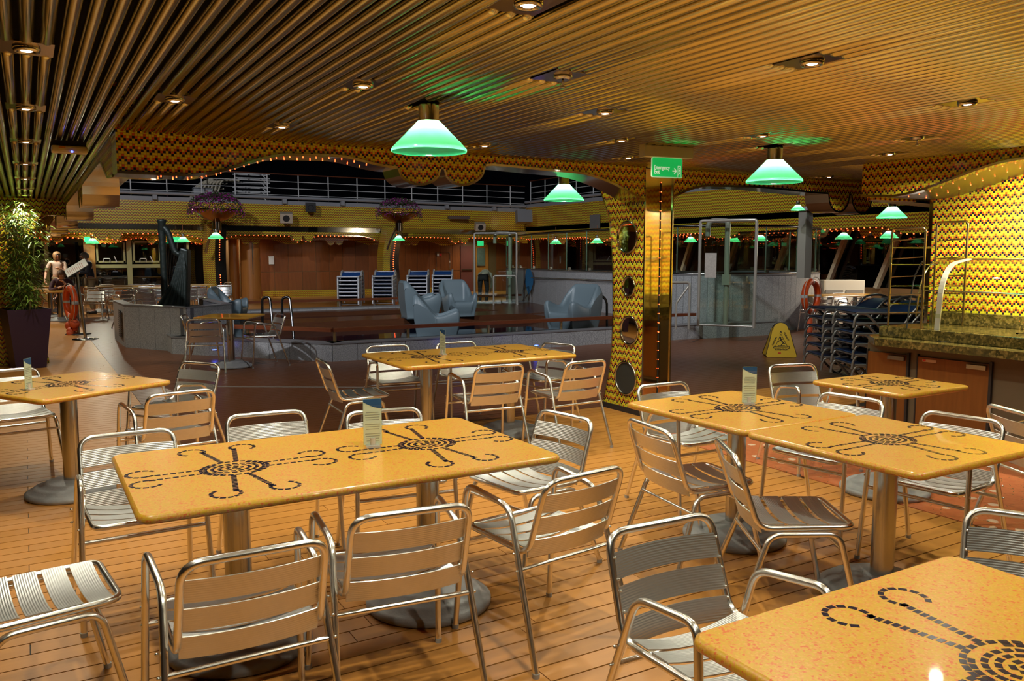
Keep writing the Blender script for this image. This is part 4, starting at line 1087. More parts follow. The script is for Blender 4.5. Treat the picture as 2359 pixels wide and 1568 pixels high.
MB().lathe([(0.24, 0), (0.24, 0.015), (0.06, 0.03)], 24).obj('foot', mat('black_foot', (0.05, 0.05, 0.05), 0.3), st); MB().lathe([(0.03, 0.02), (0.03, 1.15)], 14).obj('pole', STEEL, st)
MB().tube([(0, 0, 1.0), (-0.10, -0.05, 1.0)], 0.012, 6).obj('hook', STEEL, st)
x, y, _ = at(187, 15.7); st = empty('menu_stand', (x, y, 0), 0, 'steel menu stand with a tilted white board in the left aisle', 'stand')
MB().lathe([(0.23, 0), (0.23, 0.015), (0.05, 0.03)], 24).obj('foot', MATS['black_foot'] if False else STEEL, st)
MB().tube([(0, 0, 0.02), (-0.09, 0, 1.28)], 0.028, 12).obj('pole', STEEL, st)
bd = MB().box(-0.21, 0.21, -0.15, 0.15, 0.0, 0.012).obj('board', mat('board_white', (0.72, 0.68, 0.62), 0.4), st, (-0.09, 0.0, 1.36)); bd.rotation_euler = (math.radians(28), math.radians(-33), math.radians(-8))
MB().box(-0.22, 0.22, -0.16, 0.16, -0.02, 0.0).obj('board_frame', BLACKP, bd)
tx = MB()
for k in range(9): tx.box(-0.17 + k * 0.035, -0.16 + k * 0.035, -0.12, 0.10 - 0.02 * (k % 3), 0.0122, 0.013)
q = tx.obj('print', mat('red_brown_print', (0.45, 0.2, 0.15), 0.6), bd); q['kind'] = 'stuff'

# ---- tall planter with bamboo
x, y, _ = at(50, 11.7)
plt = empty('planter_pot', (x, y, 0), math.radians(12), 'tall dark purple tapered planter at the left edge', 'planter')
mb = MB(); A, B = 0.19, 0.275
mb.add([(-A, -A, 0), (A, -A, 0), (A, A, 0), (-A, A, 0), (-B, -B, 0.84), (B, -B, 0.84), (B, B, 0.84), (-B, B, 0.84)], [(3, 2, 1, 0), (0, 1, 5, 4), (1, 2, 6, 5), (2, 3, 7, 6), (3, 0, 4, 7)])
B2 = 0.255; mb.add([(-B, -B, 0.84), (B, -B, 0.84), (B, B, 0.84), (-B, B, 0.84), (-B2, -B2, 0.84), (B2, -B2, 0.84), (B2, B2, 0.84), (-B2, B2, 0.84), (-B2, -B2, 0.76), (B2, -B2, 0.76), (B2, B2, 0.76), (-B2, B2, 0.76)],
       [(0, 1, 5, 4), (1, 2, 6, 5), (2, 3, 7, 6), (3, 0, 4, 7), (4, 5, 9, 8), (5, 6, 10, 9), (6, 7, 11, 10), (7, 4, 8, 11), (8, 9, 10, 11)])
mb.obj('pot', mat('dark_purple_plastic', (0.030, 0.014, 0.035), 0.35), plt, fix=True)
bam = empty('bamboo_plant', (x, y - 0.06, 0.76), 0, 'leafy green bamboo growing in the purple planter', 'plant')
LEAF = mat('bamboo_leaf', (0.17, 0.26, 0.03), 0.45, noise_amt=0.5, nscale=3)
CANE = mat('bamboo_cane', (0.30, 0.26, 0.08), 0.5)
rng = random.Random(11); lv = MB()
for c in range(12):
    a = rng.uniform(0, 2 * PI); r0 = rng.uniform(0.02, 0.18); H = rng.uniform(1.15, 1.60)
    bx, by = r0 * math.cos(a), r0 * math.sin(a); tx_, ty = bx * 1.9 + rng.uniform(-.1, .1), by * 1.9 + rng.uniform(-.1, .1)
    pts = [(bx + (tx_ - bx) * t ** 1.5, by + (ty - by) * t ** 1.5, H * t) for t in [i / 6 for i in range(7)]]
    MB().tube(pts, [0.009 - 0.001 * i for i in range(7)], 6).obj('cane', CANE, bam)
    for k in range(110):
        t = rng.uniform(0.08, 1.0); px_ = bx + (tx_ - bx) * t ** 1.5; py_ = by + (ty - by) * t ** 1.5
        b0 = rng.uniform(0, 2 * PI); o = rng.uniform(0.03, 0.20)
        ox, oy, oz = px_ + o * math.cos(b0), py_ + o * math.sin(b0), H * t + rng.uniform(-0.05, 0.10)
        for q in range(rng.randint(2, 4)):
            b1 = b0 + rng.uniform(-1.2, 1.2); L = rng.uniform(0.07, 0.15); dz = rng.uniform(-0.6, 0.35); w_ = 0.009
            d = Vector((math.cos(b1), math.sin(b1), dz)).normalized(); s = d.cross(Vector((0, 0, 1))).normalized() * w_
            p0 = Vector((ox, oy, oz)); lv.add([p0, p0 + d * L * 0.4 + s, p0 + d * L - Vector((0, 0, L * 0.2)), p0 + d * L * 0.4 - s], [(0, 1, 2, 3)])
q = lv.obj('foliage', LEAF, bam); q['kind'] = 'stuff'

# ---- flower bowls on the far columns
LF2 = mat('bowl_leaves', (0.05, 0.09, 0.02), 0.6, noise_amt=0.6, nscale=8); PET = mat('purple_petals', (0.45, 0.04, 0.34), 0.6, noise_amt=0.5, nscale=12)
def flower_bowl(px_, D, s, label, l2):
    x, y, _ = at(px_, D)
    r = empty('flower_bowl', (x, y, 2.68), 0, label, 'bowl'); r.scale = (s, s, s)
    MB().lathe([(0.10, 0.0), (0.16, 0.02), (0.42, 0.12), (0.66, 0.30), (0.70, 0.36), (0.66, 0.36), (0.5, 0.28)], 36, capt=False).obj('bowl', mat('bronze_bowl', (0.50, 0.27, 0.12), 0.22, 1.0), r)
    MB().lathe([(0.13, -0.26), (0.13, 0.02)], 24).obj('drum', mat('dark_chrome2', (0.16, 0.13, 0.11), 0.15, 1.0), r)
    MB().tube([(-0.12, 0.1, -0.25), (-0.2, 0.35, -0.6), (-0.25, 0.5, -0.9)], 0.04, 8).obj('arm', STEEL, r)
    f = empty('bowl_flowers', (x, y, 2.68 + 0.30 * s), 0, l2, 'flowers'); f.scale = (s, s, s)
    rng = random.Random(px_); g = MB(); p = MB()
    for i in range(2600):
        a = rng.uniform(0, 2 * PI); q = math.sqrt(rng.random()) * 0.82; h = 0.52 * math.sqrt(max(0, 1 - (q / 0.86) ** 2)) + rng.uniform(-.08, .06)
        if q > 0.66: h -= rng.uniform(0, 0.32)
        c = Vector((q * math.cos(a), q * math.sin(a), h)); m = g if rng.random() < 0.6 else p
        u = Vector((rng.uniform(-1, 1), rng.uniform(-1, 1), rng.uniform(-1, 1))).normalized() * rng.uniform(.018, .034); v = u.orthogonal().normalized() * u.length * 0.8
        m.add([c - u, c + v, c + u, c - v], [(0, 1, 2, 3)])
    q = g.obj('leaves', LF2, f); q['kind'] = 'stuff'; q = p.obj('petals', PET, f); q['kind'] = 'stuff'
flower_bowl(502, 26.8, 1.08, 'bronze bowl on the left far column', 'purple flowers and ivy in the left bronze bowl')
flower_bowl(920, 28.0, 0.96, 'shaded bronze bowl on the right far column', 'dark purple flowers in the shaded right bowl')

# ---- loungers
LFR = mat('lounger_frame_grey', (0.30, 0.31, 0.32), 0.32, 0.6); LFW = mat('lounger_frame_white', (0.55, 0.56, 0.58), 0.35, 0.3); BMESH = mat('blue_lounger_mesh', (0.010, 0.035, 0.12), 0.55, bump=0.3, bscale=80)
def lounger_proto(fr, name, r_):
    """stacked chaise: side frames of bent tube, cross bars, blue mesh; x along the length"""
    r = empty(name, (0, 0, -60))
    path = [(-0.01, 0.0, 0.26), (0.0, 0.0, 0.36), (0.04, 0, 0.42), (0.14, 0, 0.42), (0.42, 0, 0.14), (0.48, 0, 0.14), (0.66, 0, 0.42), (0.80, 0, 0.58), (1.00, 0, 0.60), (1.20, 0, 0.50), (1.30, 0, 0.26)]
    leg = [(-0.02, 0, 0.26), (-0.05, 0, -0.02)]
    for s in (-0.31, 0.31):
        MB().tube(fillet([(a, s, c) for a, _, c in path], 0.07, 4), r_, 7).obj('side_tube', fr, r)
        MB().tube([(0.02, s, 0.43), (0.72, s, 0.43)], r_, 6).obj('seat_rail', fr, r)
    for xx, zz in ((0.05, 0.42), (0.36, 0.42), (0.70, 0.43), (0.45, 0.14), (1.02, 0.55)): MB().tube([(xx, -0.31, zz), (xx, 0.31, zz)], r_ * 0.9, 6).obj('cross_bar', fr, r)
    MB().box(0.03, 0.72, -0.295, 0.295, 0.436, 0.441).obj('mesh_seat', BMESH, r)
    vs = []; n = 8
    for i in range(n + 1):
        t = i / n; a = 0.66 + 0.62 * t; z = 0.44 + 0.125 * math.sin(PI * min(1, t * 1.05)) - 0.12 * t ** 3
        vs += [(a, -0.295, z), (a, 0.295, z)]
    MB().add(vs, [(2 * i, 2 * i + 1, 2 * i + 3, 2 * i + 2) for i in range(n)], 0, True).obj('mesh_back', BMESH, r)
    return r
lp = lounger_proto(LFR, 'stacked_lounger', 0.016); first = True
bx, by, _ = at(1950, 9.9)
for k in range(6):
    z = -0.12 + k * 0.122
    for j, (ox, oy) in enumerate(((0, 0), (0.50, 0.86))):
        X, Y = bx + ox * 0.95, by + oy * 0.95
        lb = 'grey frame lounger, %s of the %s stack in front of the black windows' % (['lowest', 'second', 'third', 'fourth', 'fifth', 'topmost'][k], ['near', 'rear'][j])
        zz = z if j == 0 else z - 0.02
        if first: lp.location = (X, Y, zz); lp.rotation_euler = (0, 0, math.radians(-30)); o = lp; first = False
        else: o = dup(lp, (X, Y, zz), math.radians(-30))
        tag(o, lb, 'lounger', 'stacked loungers at the right')
        if k == 0:
            for s in (-0.33, 0.33):
                for q0, q1 in (((-0.02, s, 0.30), (-0.10, s, 0.135 - (0.02 if j == 0 else 0.0))), ((0.46, s, 0.14), (0.48, s, 0.14))):
                    pass
BMESH = mat('bright_blue_mesh', (0.012, 0.07, 0.28), 0.55)
lw = lounger_proto(LFW, 'stacked_sunbed', 0.028); first = True
for sidx, (px_, D, rz) in enumerate(((800, 25.2, 62), (880, 25.8, 62), (960, 26.4, 62), (1018, 26.9, 62))):
    x, y, _ = at(px_, D)
    for k in range(7):
        z = -0.16 + k * 0.115
        lb = 'white frame sunbed with blue mesh, %s from the floor in the %s far stack' % (['lowest', 'second', 'third', 'fourth', 'fifth', 'sixth', 'top one'][k], ['leftmost', 'second', 'third', 'rightmost'][sidx])
        if first: lw.location = (x, y, z); lw.rotation_euler = (0, 0, math.radians(rz)); o = lw; first = False
        else: o = dup(lw, (x, y, z), math.radians(rz))
        tag(o, lb, 'sunbed', 'stacked sunbeds by the back wall')

# ---- wet floor sign (yellow fabric)
x, y, _ = at(1803, 13.0)
ws = empty('wet_floor_sign', (x, y, 0), math.radians(-38), 'yellow fabric pop up caution sign on the floor left of the loungers', 'floor sign')
YEL = mat('yellow_fabric', (0.70, 0.45, 0.02), 0.55); BLK = mat('sign_black', (0.015, 0.013, 0.01), 0.5)
def rtri(w0, w1, h, n=8):
    pts = [(-w0, 0.03), (-w0 * 0.9, 0.0), (w0 * 0.9, 0.0), (w0, 0.03)]
    pts += [(w0 + (w1 - w0) * t ** 0.8, 0.06 + (h * 0.8) * t) for t in (0.3, 0.6, 0.85)]
    pts += [(w1 * math.cos(a), h - w1 + w1 * math.sin(a)) for a in [PI * i / n for i in range(n + 1)]]
    pts += [(-(w0 + (w1 - w0) * t ** 0.8), 0.06 + (h * 0.8) * t) for t in (0.85, 0.6, 0.3)]
    return pts
for sgn, nm in ((-1, 'front_panel'), (1, 'back_panel')):
    p = MB().prism(rtri(0.235, 0.12, 0.56), XZ, -0.004, 0.004).obj(nm, YEL, ws, (0, sgn * 0.17, 0), fix=True); p.rotation_euler = (sgn * math.radians(16), 0, 0)
    o = rtri(0.235, 0.12, 0.56); MB().tube([(a, 0, b) for a, b in o], 0.006, 5, True).obj('piping', BLK, p)
    f = -0.0065
    mb = MB(); T = [(-0.12, 0.15), (0.13, 0.15), (0.0, 0.42)]
    for a, b in zip(T, T[1:] + T[:1]):
        for t0, t1 in ((0.0, 0.14), (0.86, 1.0)) if True else (): mb.bar((a[0] + (b[0] - a[0]) * t0, f, a[1] + (b[1] - a[1]) * t0), (a[0] + (b[0] - a[0]) * t1, f, a[1] + (b[1] - a[1]) * t1), 0.002, 0.010)
    for a, b in zip([(-0.092, 0.17), (0.10, 0.17), (0.0, 0.375)], [(0.10, 0.17), (0.0, 0.375), (-0.092, 0.17)]): mb.bar((a[0], f, a[1]), (b[0], f, b[1]), 0.002, 0.006)
    mb.bar((-0.05, f, 0.19), (0.06, f, 0.19), 0.002, 0.008).bar((0.0, f, 0.20), (0.035, f, 0.235), 0.002, 0.012).bar((0.035, f, 0.235), (-0.01, f, 0.29), 0.002, 0.016).bar((-0.01, f, 0.28), (-0.045, f, 0.255), 0.002, 0.009).bar((-0.01, f, 0.285), (0.04, f, 0.30), 0.002, 0.009).bar((0.035, f, 0.235), (0.07, f, 0.215), 0.002, 0.010)
    mb.sphere((-0.008, f, 0.315), 0.014, 8, 5, sc_=(1, .2, 1)); mb.obj('slipping_figure', BLK, p)
    text('ATTENTION', 0.036, p, (0.005, f, 0.115), m=BLK, align='CENTER', bold=0.001)
    a = text('CAUTION', 0.032, p, (-0.125, f, 0.19), m=BLK, bold=0.0008); a.rotation_euler = (PI / 2, math.radians(-64), 0)
    a = text('CUIDADO', 0.032, p, (0.040, f, 0.40), m=BLK, bold=0.0008); a.rotation_euler = (PI / 2, math.radians(64), 0)
    MB().box(-0.05, -0.005, f, f + .002, 0.065, 0.082).obj('red_patch', mat('red_patch', (0.6, 0.03, 0.01), 0.5), p)
mb = MB()
mb.add([(-0.22, -0.165, 0.02), (-0.22, 0.165, 0.02), (-0.13, 0.06, 0.45), (-0.13, -0.06, 0.45)], [(0, 1, 2, 3)])
mb.add([(0.22, -0.165, 0.02), (0.22, 0.165, 0.02), (0.13, 0.06, 0.45), (0.13, -0.06, 0.45)], [(0, 1, 2, 3)])
mb.obj('side_gusset', YEL, ws)
wt_ = MB().add([(0.2215, -0.08, 0.06), (0.2215, 0.08, 0.06), (0.186, 0.0, 0.24)], [(0, 1, 2)]).obj('warning_triangle', BLK, ws)
# small yellow folding signs near the far stacks
for px_, D, lb in ((1013, 23.8, 'small yellow folding sign by the far sunbed stacks'), (1089, 24.5, 'small yellow folding sign by the far glass shower')):
    x, y, _ = at(px_, D); s = empty('folding_sign', (x, y, 0.0), 0, lb, 'floor sign')
    for q in (-1, 1): MB().bar((-0.0, 0, 0.40), (q * 0.13, 0, 0.0), 0.22, 0.012, up=(0, 1, 0)).obj('leaf', YEL, s)

# ---- things fixed to the far fascia
def wall_box(px_, zc, Y, w_, h, d, label, name, cat, m, lens=True, tilt=0.0):
    a = at(px_, 1); x = Y * a[0] / a[1]
    r = empty(name, (x, Y, zc), 0, label, cat)
    b = MB().box(-w_ / 2, w_ / 2, -d, 0, -h / 2, h / 2).obj('housing', m, r, bevel=0.01); b.rotation_euler = (tilt, 0, math.radians(-15))
    MB().box(-0.03, 0.03, -0.05, 0.35, -0.03, 0.03).obj('bracket', BLACKP, r)
    if lens: MB().lathe([(w_ * 0.28, 0), (w_ * 0.24, 0.02)], 16).obj('lens', BLACKP, b, (0, -d - 0.001, 0)).rotation_euler = (PI / 2, 0, 0)
    return r
wall_box(662, 2.98, 29.45, 0.42, 0.34, 0.3, 'white floodlight on the far mosaic wall left of the middle', 'flood_lamp', 'floodlight', mat('cream_housing', (0.6, 0.5, 0.38), 0.4), True, 0.3)
wall_box(1104, 2.80, 29.45, 0.40, 0.30, 0.3, 'white floodlight on the far mosaic wall near its right corner', 'flood_lamp', 'floodlight', MATS['cream_housing'], True, 0.3)
wall_box(718, 3.36, 29.6, 0.36, 0.30, 0.3, 'black floodlight under the upper deck edge', 'flood_lamp', 'floodlight', BLACKP, True, 0.2)
wall_box(1056, 3.10, 29.6, 0.85, 0.12, 0.2, 'long dark light bar on the far mosaic wall', 'light_bar', 'light', mat('brown_housing', (0.12, 0.07, 0.05), 0.5), False)
wall_box(1204, 3.15, 28.9, 0.62, 0.50, 0.35, 'big grey loudspeaker hanging in the far corner of the court', 'loudspeaker', 'speaker', mat('grey_speaker', (0.28, 0.29, 0.31), 0.5), False, -0.15)
pl8 = empty('wall_plate', (18.2, 24.9, 2.85), 0, 'grey plate on the right court wall beside the pillar', 'plate'); MB().box(-0.04, 0.0, -0.3, 0.3, -0.25, 0.25).obj('plate', mat('grey_speaker2', (0.2, 0.2, 0.2), 0.5), pl8)
sw = empty('wall_phone', (7.9 + 0.6, 32.98, 1.42), 0, 'small white box on the dark wood wall', 'box'); MB().box(-0.10, 0.10, -0.08, 0, -0.16, 0.16).obj('housing', WHITEP, sw, bevel=0.01)
x, y, _ = at(612, 31); sw.location = (x + 0.6, 32.98, 1.42)
# ---- on the upper deck
def deck_item(px_, z, Y): a = at(px_, 1); return (Y * a[0] / a[1], Y, z)
CRM = mat('cream_stack', (0.62, 0.56, 0.42), 0.5)
mb = None
for k in range(7):
    x, y, z = deck_item(470 + 9 * k, 3.56, 31.2)
    r = empty('deck_chair', (x, y, z), 0, 'cream deck chair, number %s from the left in the leaning stack above the far wall' % ['one', 'two', 'three', 'four', 'five', 'six', 'seven'][k], 'deck chair', 'cream deck chairs stacked on the upper deck')
    for s in (0, 0.5): MB().tube(fillet([(-0.35, s, 0.0), (-0.10, s, 0.55 + 0.04 * k), (0.35, s, 0.78), (0.5, s, 0.74)], 0.2, 5), 0.035, 6).obj('side_rail', CRM, r)
    for t in (0.2, 0.45, 0.7): MB().tube([(-0.28 + 0.5 * t, 0, 0.75 * t + 0.1), (-0.28 + 0.5 * t, 0.5, 0.75 * t + 0.1)], 0.02, 5).obj('slat', CRM, r)
for k in range(7):
    x, y, z = deck_item(548, 3.58 + 0.16 * k, 31.4)
    r = empty('deck_lounger', (x, y, z), 0, 'white flat lounger, layer %s of the stack behind the upper rail' % ['one', 'two', 'three', 'four', 'five', 'six', 'seven'][k], 'lounger', 'white loungers stacked on the upper deck')
    for s in (0, 0.5): MB().tube([(0, s, 0.05), (1.25, s, 0.06)], 0.022, 5).obj('side_rail', WHITEP, r)
    MB().tube([(0.95, 0.0, 0.05), (1.10, 0.0, -0.10)], 0.02, 5).obj('leg', WHITEP, r)
    for t in (0.1, 0.45, 0.8): MB().tube([(1.25 * t, 0, 0.055), (1.25 * t, 0.5, 0.055)], 0.016, 5).obj('slat', WHITEP, r)
x, y, z = deck_item(472, 3.56, 30.9); cb = empty('control_box', (x, y, z), 0, 'light grey control box on the upper deck', 'box')
MB().box(-0.32, 0.32, -0.15, 0.15, 0, 0.42).obj('housing', mat('light_grey_box', (0.42, 0.43, 0.46), 0.5), cb, bevel=0.01); MB().sphere((0.12, -0.16, 0.28), 0.04).obj('red_knob', mat('rust_red', (0.3, 0.05, 0.03), 0.5), cb)

# ================================================================== FOOD COUNTER
XC = 6.66
ct = empty('counter_cabinet', (0, 0, 0), 0, 'grey counter cabinet with cherry wood doors', 'cabinet')
GPN = mat('taupe_panel', (0.13, 0.105, 0.065), 0.40)
yL = yx(2008, XC)
MB().box(XC, 7.3, -0.5, yL, 0.05, 0.80).obj('body', GPN, ct); MB().box(XC + 0.05, 7.3, -0.5, yL - .03, 0, 0.05).obj('kickboard', BLACKP, ct)
for a, b, hx in ((2013, 2104, 2085), (2130, 2298, 2270)):
    y0, y1 = yx(b, XC), yx(a, XC)
    d = MB().box(XC - 0.02, XC, y0, y1, 0.09, 0.715).obj('door', CABW, ct)
    MB().box(XC - 0.025, XC + 0.002, y0 - 0.022, y0, 0.07, 0.735).box(XC - 0.025, XC + 0.002, y1, y1 + 0.012, 0.07, 0.735).obj('door_frame', BLACKP, ct)
    yh = yx(hx - 22, XC); MB().box(XC - 0.05, XC - 0.02, yh - 0.16, yh, 0.665, 0.70).obj('handle', STEEL, d)
y_ = yx(2150, XC); MB().box(XC - 0.024, XC - 0.02, y_ - 0.09, y_ + 0.035, 0.675, 0.70).obj('label_strip', mat('paper_strip', (0.6, 0.45, 0.3), 0.5), ct)
MB().box(XC - 0.025, XC - 0.0235, y_ + 0.005, y_ + 0.03, 0.68, 0.695).obj('red_mark', MATS['red_patch'], ct)
tp = empty('granite_counter', (0, 0, 0), 0, 'speckled brown granite counter in two levels', 'worktop')
poly = fillet([(6.42, -0.5, 0), (7.40, -0.5, 0), (7.40, 4.86, 0), (6.66, 4.86, 0), (6.42, 4.62, 0)], 0.03, 3, True)
MB().prism([(p.x, p.y) for p in poly], XY, 0.80, 0.862).obj('lower_slab', GRAN, tp, fix=True)
MB().box(6.62, 7.40, -0.5, 4.72, 0.862, 0.955).obj('upper_slab', GRAN, tp, bevel=0.008)
MB().box(7.33, 7.40, -0.5, 4.70, 0.955, 1.07).obj('backsplash', GRAN, tp, bevel=0.006)
wl_ = empty('food_well', (0, 0, 0.955), 0, 'sunken steel food well in the granite counter', 'food well')
mb = MB()
for a in ((6.86, 6.88, 0, 3.65), (7.22, 7.24, 0, 3.65)): mb.box(a[0], a[1], a[2], a[3], 0.0, 0.012)
mb.box(6.86, 7.24, 3.63, 3.65, 0, 0.012); mb.obj('rim', STEEL, wl_); MB().box(6.88, 7.22, 0, 3.63, 0.001, 0.003).obj('tray', mat('well_dark', (0.10, 0.10, 0.08), 0.15, 0.9), wl_)
# glass shelf rack
rk = empty('shelf_rack', (0, 0, 0.955), 0, 'steel tube rack with glass shelves standing on the counter end', 'rack')
GOLD = mat('warm_steel', (0.60, 0.50, 0.28), 0.2, 1.0)
XA, XB = 6.66, 7.16
A0, A1 = yx(2053, XA), yx(2130, XA); B0, B1 = yx(2155, XB), yx(2226, XB)
for X_, y0, y1, h in ((XA, A0, A1, 0.865), (XB, B0, B1, 0.93)):
    MB().tube(fillet([(X_, y0, 0), (X_, y0, h), (X_, y1, h), (X_, y1, 0)], 0.03), 0.010, 8).obj('end_frame', GOLD, rk)
    for z in (0.12, 0.28, 0.44, 0.60, 0.76): MB().tube([(X_, y0, z), (X_, y1, z + 0.02)], 0.005, 6).obj('rung', GOLD, rk)
for z in (0.20, 0.36, 0.55, 0.70):
    vs = [(XA, A0, z), (XA, A1, z), (XB, B1, z), (XB, B0, z)]
    MB().add([(a, b, c) for a, b, c in vs] + [(a, b, c + 0.008) for a, b, c in vs], [(3, 2, 1, 0), (4, 5, 6, 7), (0, 1, 5, 4), (1, 2, 6, 5), (2, 3, 7, 6), (3, 0, 4, 7)]).obj('glass_shelf', glass_mat('shelf_glass', (0.85, 0.97, 0.88), 1.0, 0.10), rk)
    MB().tube([(XA, A0, z), (XB, B0, z)], 0.005, 6).obj('side_rod', GOLD, rk)
# curved sneeze guard
sg = empty('sneeze_guard', (0, 0, 0.955), 0, 'curved glass sneeze guard over the food counter', 'sneeze guard')
prof = fillet([(6.70, 0, 0.10), (6.74, 0, 0.40), (6.86, 0, 0.56), (7.12, 0, 0.60)], 0.22, 6)
n = len(prof); vs = [(p.x, 4.42, p.z) for p in prof] + [(p.x, -0.5, p.z) for p in prof]
MB().add(vs, [(i, i + 1, n + i + 1, n + i) for i in range(n - 1)], 0, True).obj('curved_glass', glass_mat('guard_glass', (0.93, 0.96, 0.80), 1.0, 0.05), sg)
MB().tube([(7.12, 4.42, 0.60), (7.12, -0.5, 0.60)], 0.008, 6).obj('top_edge', GOLD, sg)
MB().tube([(6.76, 4.42, 0.33), (6.76, -0.5, 0.33)], 0.007, 6).obj('mid_rail', STEEL, sg)
MB().tube([(p.x, 4.42, p.z) for p in prof], 0.007, 6).obj('end_edge', GOLD, sg)
pp = fillet([(6.70, 0, 0.0), (6.73, 0, 0.38), (6.84, 0, 0.56), (7.12, 0, 0.60)], 0.2, 6)
for yy in (4.22, 2.2):
    mb = MB()
    for a, b in zip(pp[:-1], pp[1:]): mb.bar((a.x, yy, a.z), (b.x, yy, b.z), 0.045, 0.012, up=(1, 0, 0.2))
    mb.obj('flat_arm', mat('satin_arm', (0.62, 0.6, 0.5), 0.35, 0.5), sg)
MB().tube(fillet([(6.66, 4.36, 0.58), (6.68, 4.44, 0.45), (6.66, 4.46, 0.2), (6.64, 4.46, 0.0)], 0.05), 0.006, 6).obj('cable', BLACKP, sg)
# white cabinet in the far right seating area
x, y, _ = at(1938, 19.6); wc_ = empty('service_cabinet', (x, y, 0), math.radians(-25), 'white service cabinet in front of the black windows', 'cabinet')
CR2 = mat('cream_cabinet', (0.72, 0.66, 0.52), 0.4)
MB().box(-0.55, 0.45, -0.3, 0.3, 0, 1.02).obj('body', CR2, wc_, bevel=0.01)
for a in (-0.50, 0.0): MB().box(a, a + 0.42, -0.315, -0.3, 0.72, 0.80).obj('slot', mat('slot_grey', (0.3, 0.27, 0.22), 0.5), wc_)
MB().lathe([(0.10, 0), (0.10, 0.01)], 20).obj('round_badge', mat('badge', (0.5, 0.48, 0.45), 0.5), wc_, (0.2, -0.305, 0.45)).rotation_euler = (PI / 2, 0, 0)
# ================================================================== TABLES
CONC = mat('grey_stone_base', (0.30, 0.30, 0.30), 0.45, noise_amt=0.25, nscale=14, bump=0.15, bscale=60)
def rrect(w_, d_, r, seg=6):
    pts = []
    for cx, cy_, a0 in ((w_ / 2 - r, d_ / 2 - r, 0), (-w_ / 2 + r, d_ / 2 - r, 90), (-w_ / 2 + r, -d_ / 2 + r, 180), (w_ / 2 - r, -d_ / 2 + r, 270)):
        for i in range(seg + 1):
            a = math.radians(a0 + 90 * i / seg); pts.append((cx + r * math.cos(a), cy_ + r * math.sin(a)))
    return pts
def top_mesh(w_, d_):
    mb = MB(); T = 0.032
    prof = [(0.012, 0.74 - T), (0.003, 0.74 - T + 0.006), (0.0, 0.74 - T / 2), (0.003, 0.74 - 0.006), (0.012, 0.74)]
    rings = [[(x, y, z) for x, y in rrect(w_ - 2 * o, d_ - 2 * o, 0.05 - o)] for o, z in prof]
    n = len(rings[0]); vs = sum(rings, [])
    mb.add(vs, [(i * n + k, i * n + (k + 1) % n, (i + 1) * n + (k + 1) % n, (i + 1) * n + k) for i in range(len(rings) - 1) for k in range(n)], 0, True)
    mb.add(rings[0], [tuple(range(n))[::-1]]); mb.add(rings[-1], [tuple(range(n))])
    return mb
def star_mesh(cx, ax, ay):
    mb = MB(); z0, z1 = 0.7398, 0.7406
    def tile(x, y, a, l=0.0205, w_=0.0145):
        c, s = math.cos(a), math.sin(a)
        q = [(x + u * c - v * s, y + u * s + v * c) for u, v in ((-l / 2, -w_ / 2), (l / 2, -w_ / 2), (l / 2, w_ / 2), (-l / 2, w_ / 2))]
        mb.add([(cx + p[0], p[1], z0) for p in q] + [(cx + p[0], p[1], z1) for p in q], [(4, 5, 6, 7), (0, 1, 5, 4), (1, 2, 6, 5), (2, 3, 7, 6), (3, 0, 4, 7)])
    for k, (ra, rb) in enumerate(((0.128, 0.108), (0.112, 0.092), (0.086, 0.069), (0.058, 0.045), (0.028, 0.021))):
        n = max(5, int(2 * PI * (ra + rb) / 2 / 0.0265))
        for i in range(n):
            a = 2 * PI * (i + 0.5 * (k % 2)) / n
            if k == 1 and not (abs(math.cos(a)) > 0.5): continue
            tile(ra * math.cos(a), rb * math.sin(a), math.atan2(rb * math.cos(a), -ra * math.sin(a)))
    tile(0, 0, 0)
    for (dx, dy, L, r0) in ((1, 0, ax, 0.14), (-1, 0, ax, 0.14), (0, 1, ay, 0.12), (0, -1, ay, 0.12)):
        px_, py_ = -dy, dx
        a0 = math.atan2(dy, dx)
        end = L - 0.085
        for sgn in (-1, 1):
            s = r0; 
            while s < end:
                off = 0.030 + 0.004 * (s - r0) / 0.2
                if dy: off += 0.03 * (s - r0) / 0.2
                tile(dx * s + px_ * off * sgn, dy * s + py_ * off * sgn, 0); s += 0.0285 if dx else 0.0195
            # hook: from the axis outwards and back
            R = 0.054; hx, hy = L - 0.066, 0.0 + (0.080 if dx else 0.105)
            m = 10
            for i in range(m):
                a = math.radians(-122 + 262 * i / (m - 1))
                lx, ly = hx + R * math.cos(a), hy + R * 0.95 * math.sin(a)
                X = dx * lx + px_ * ly * sgn; Y = dy * lx + py_ * ly * sgn
                ta = math.atan2(math.cos(a) * sgn, -math.sin(a)) + (a0)
                tile(X, Y, ta)
    return mb
_tb = {}
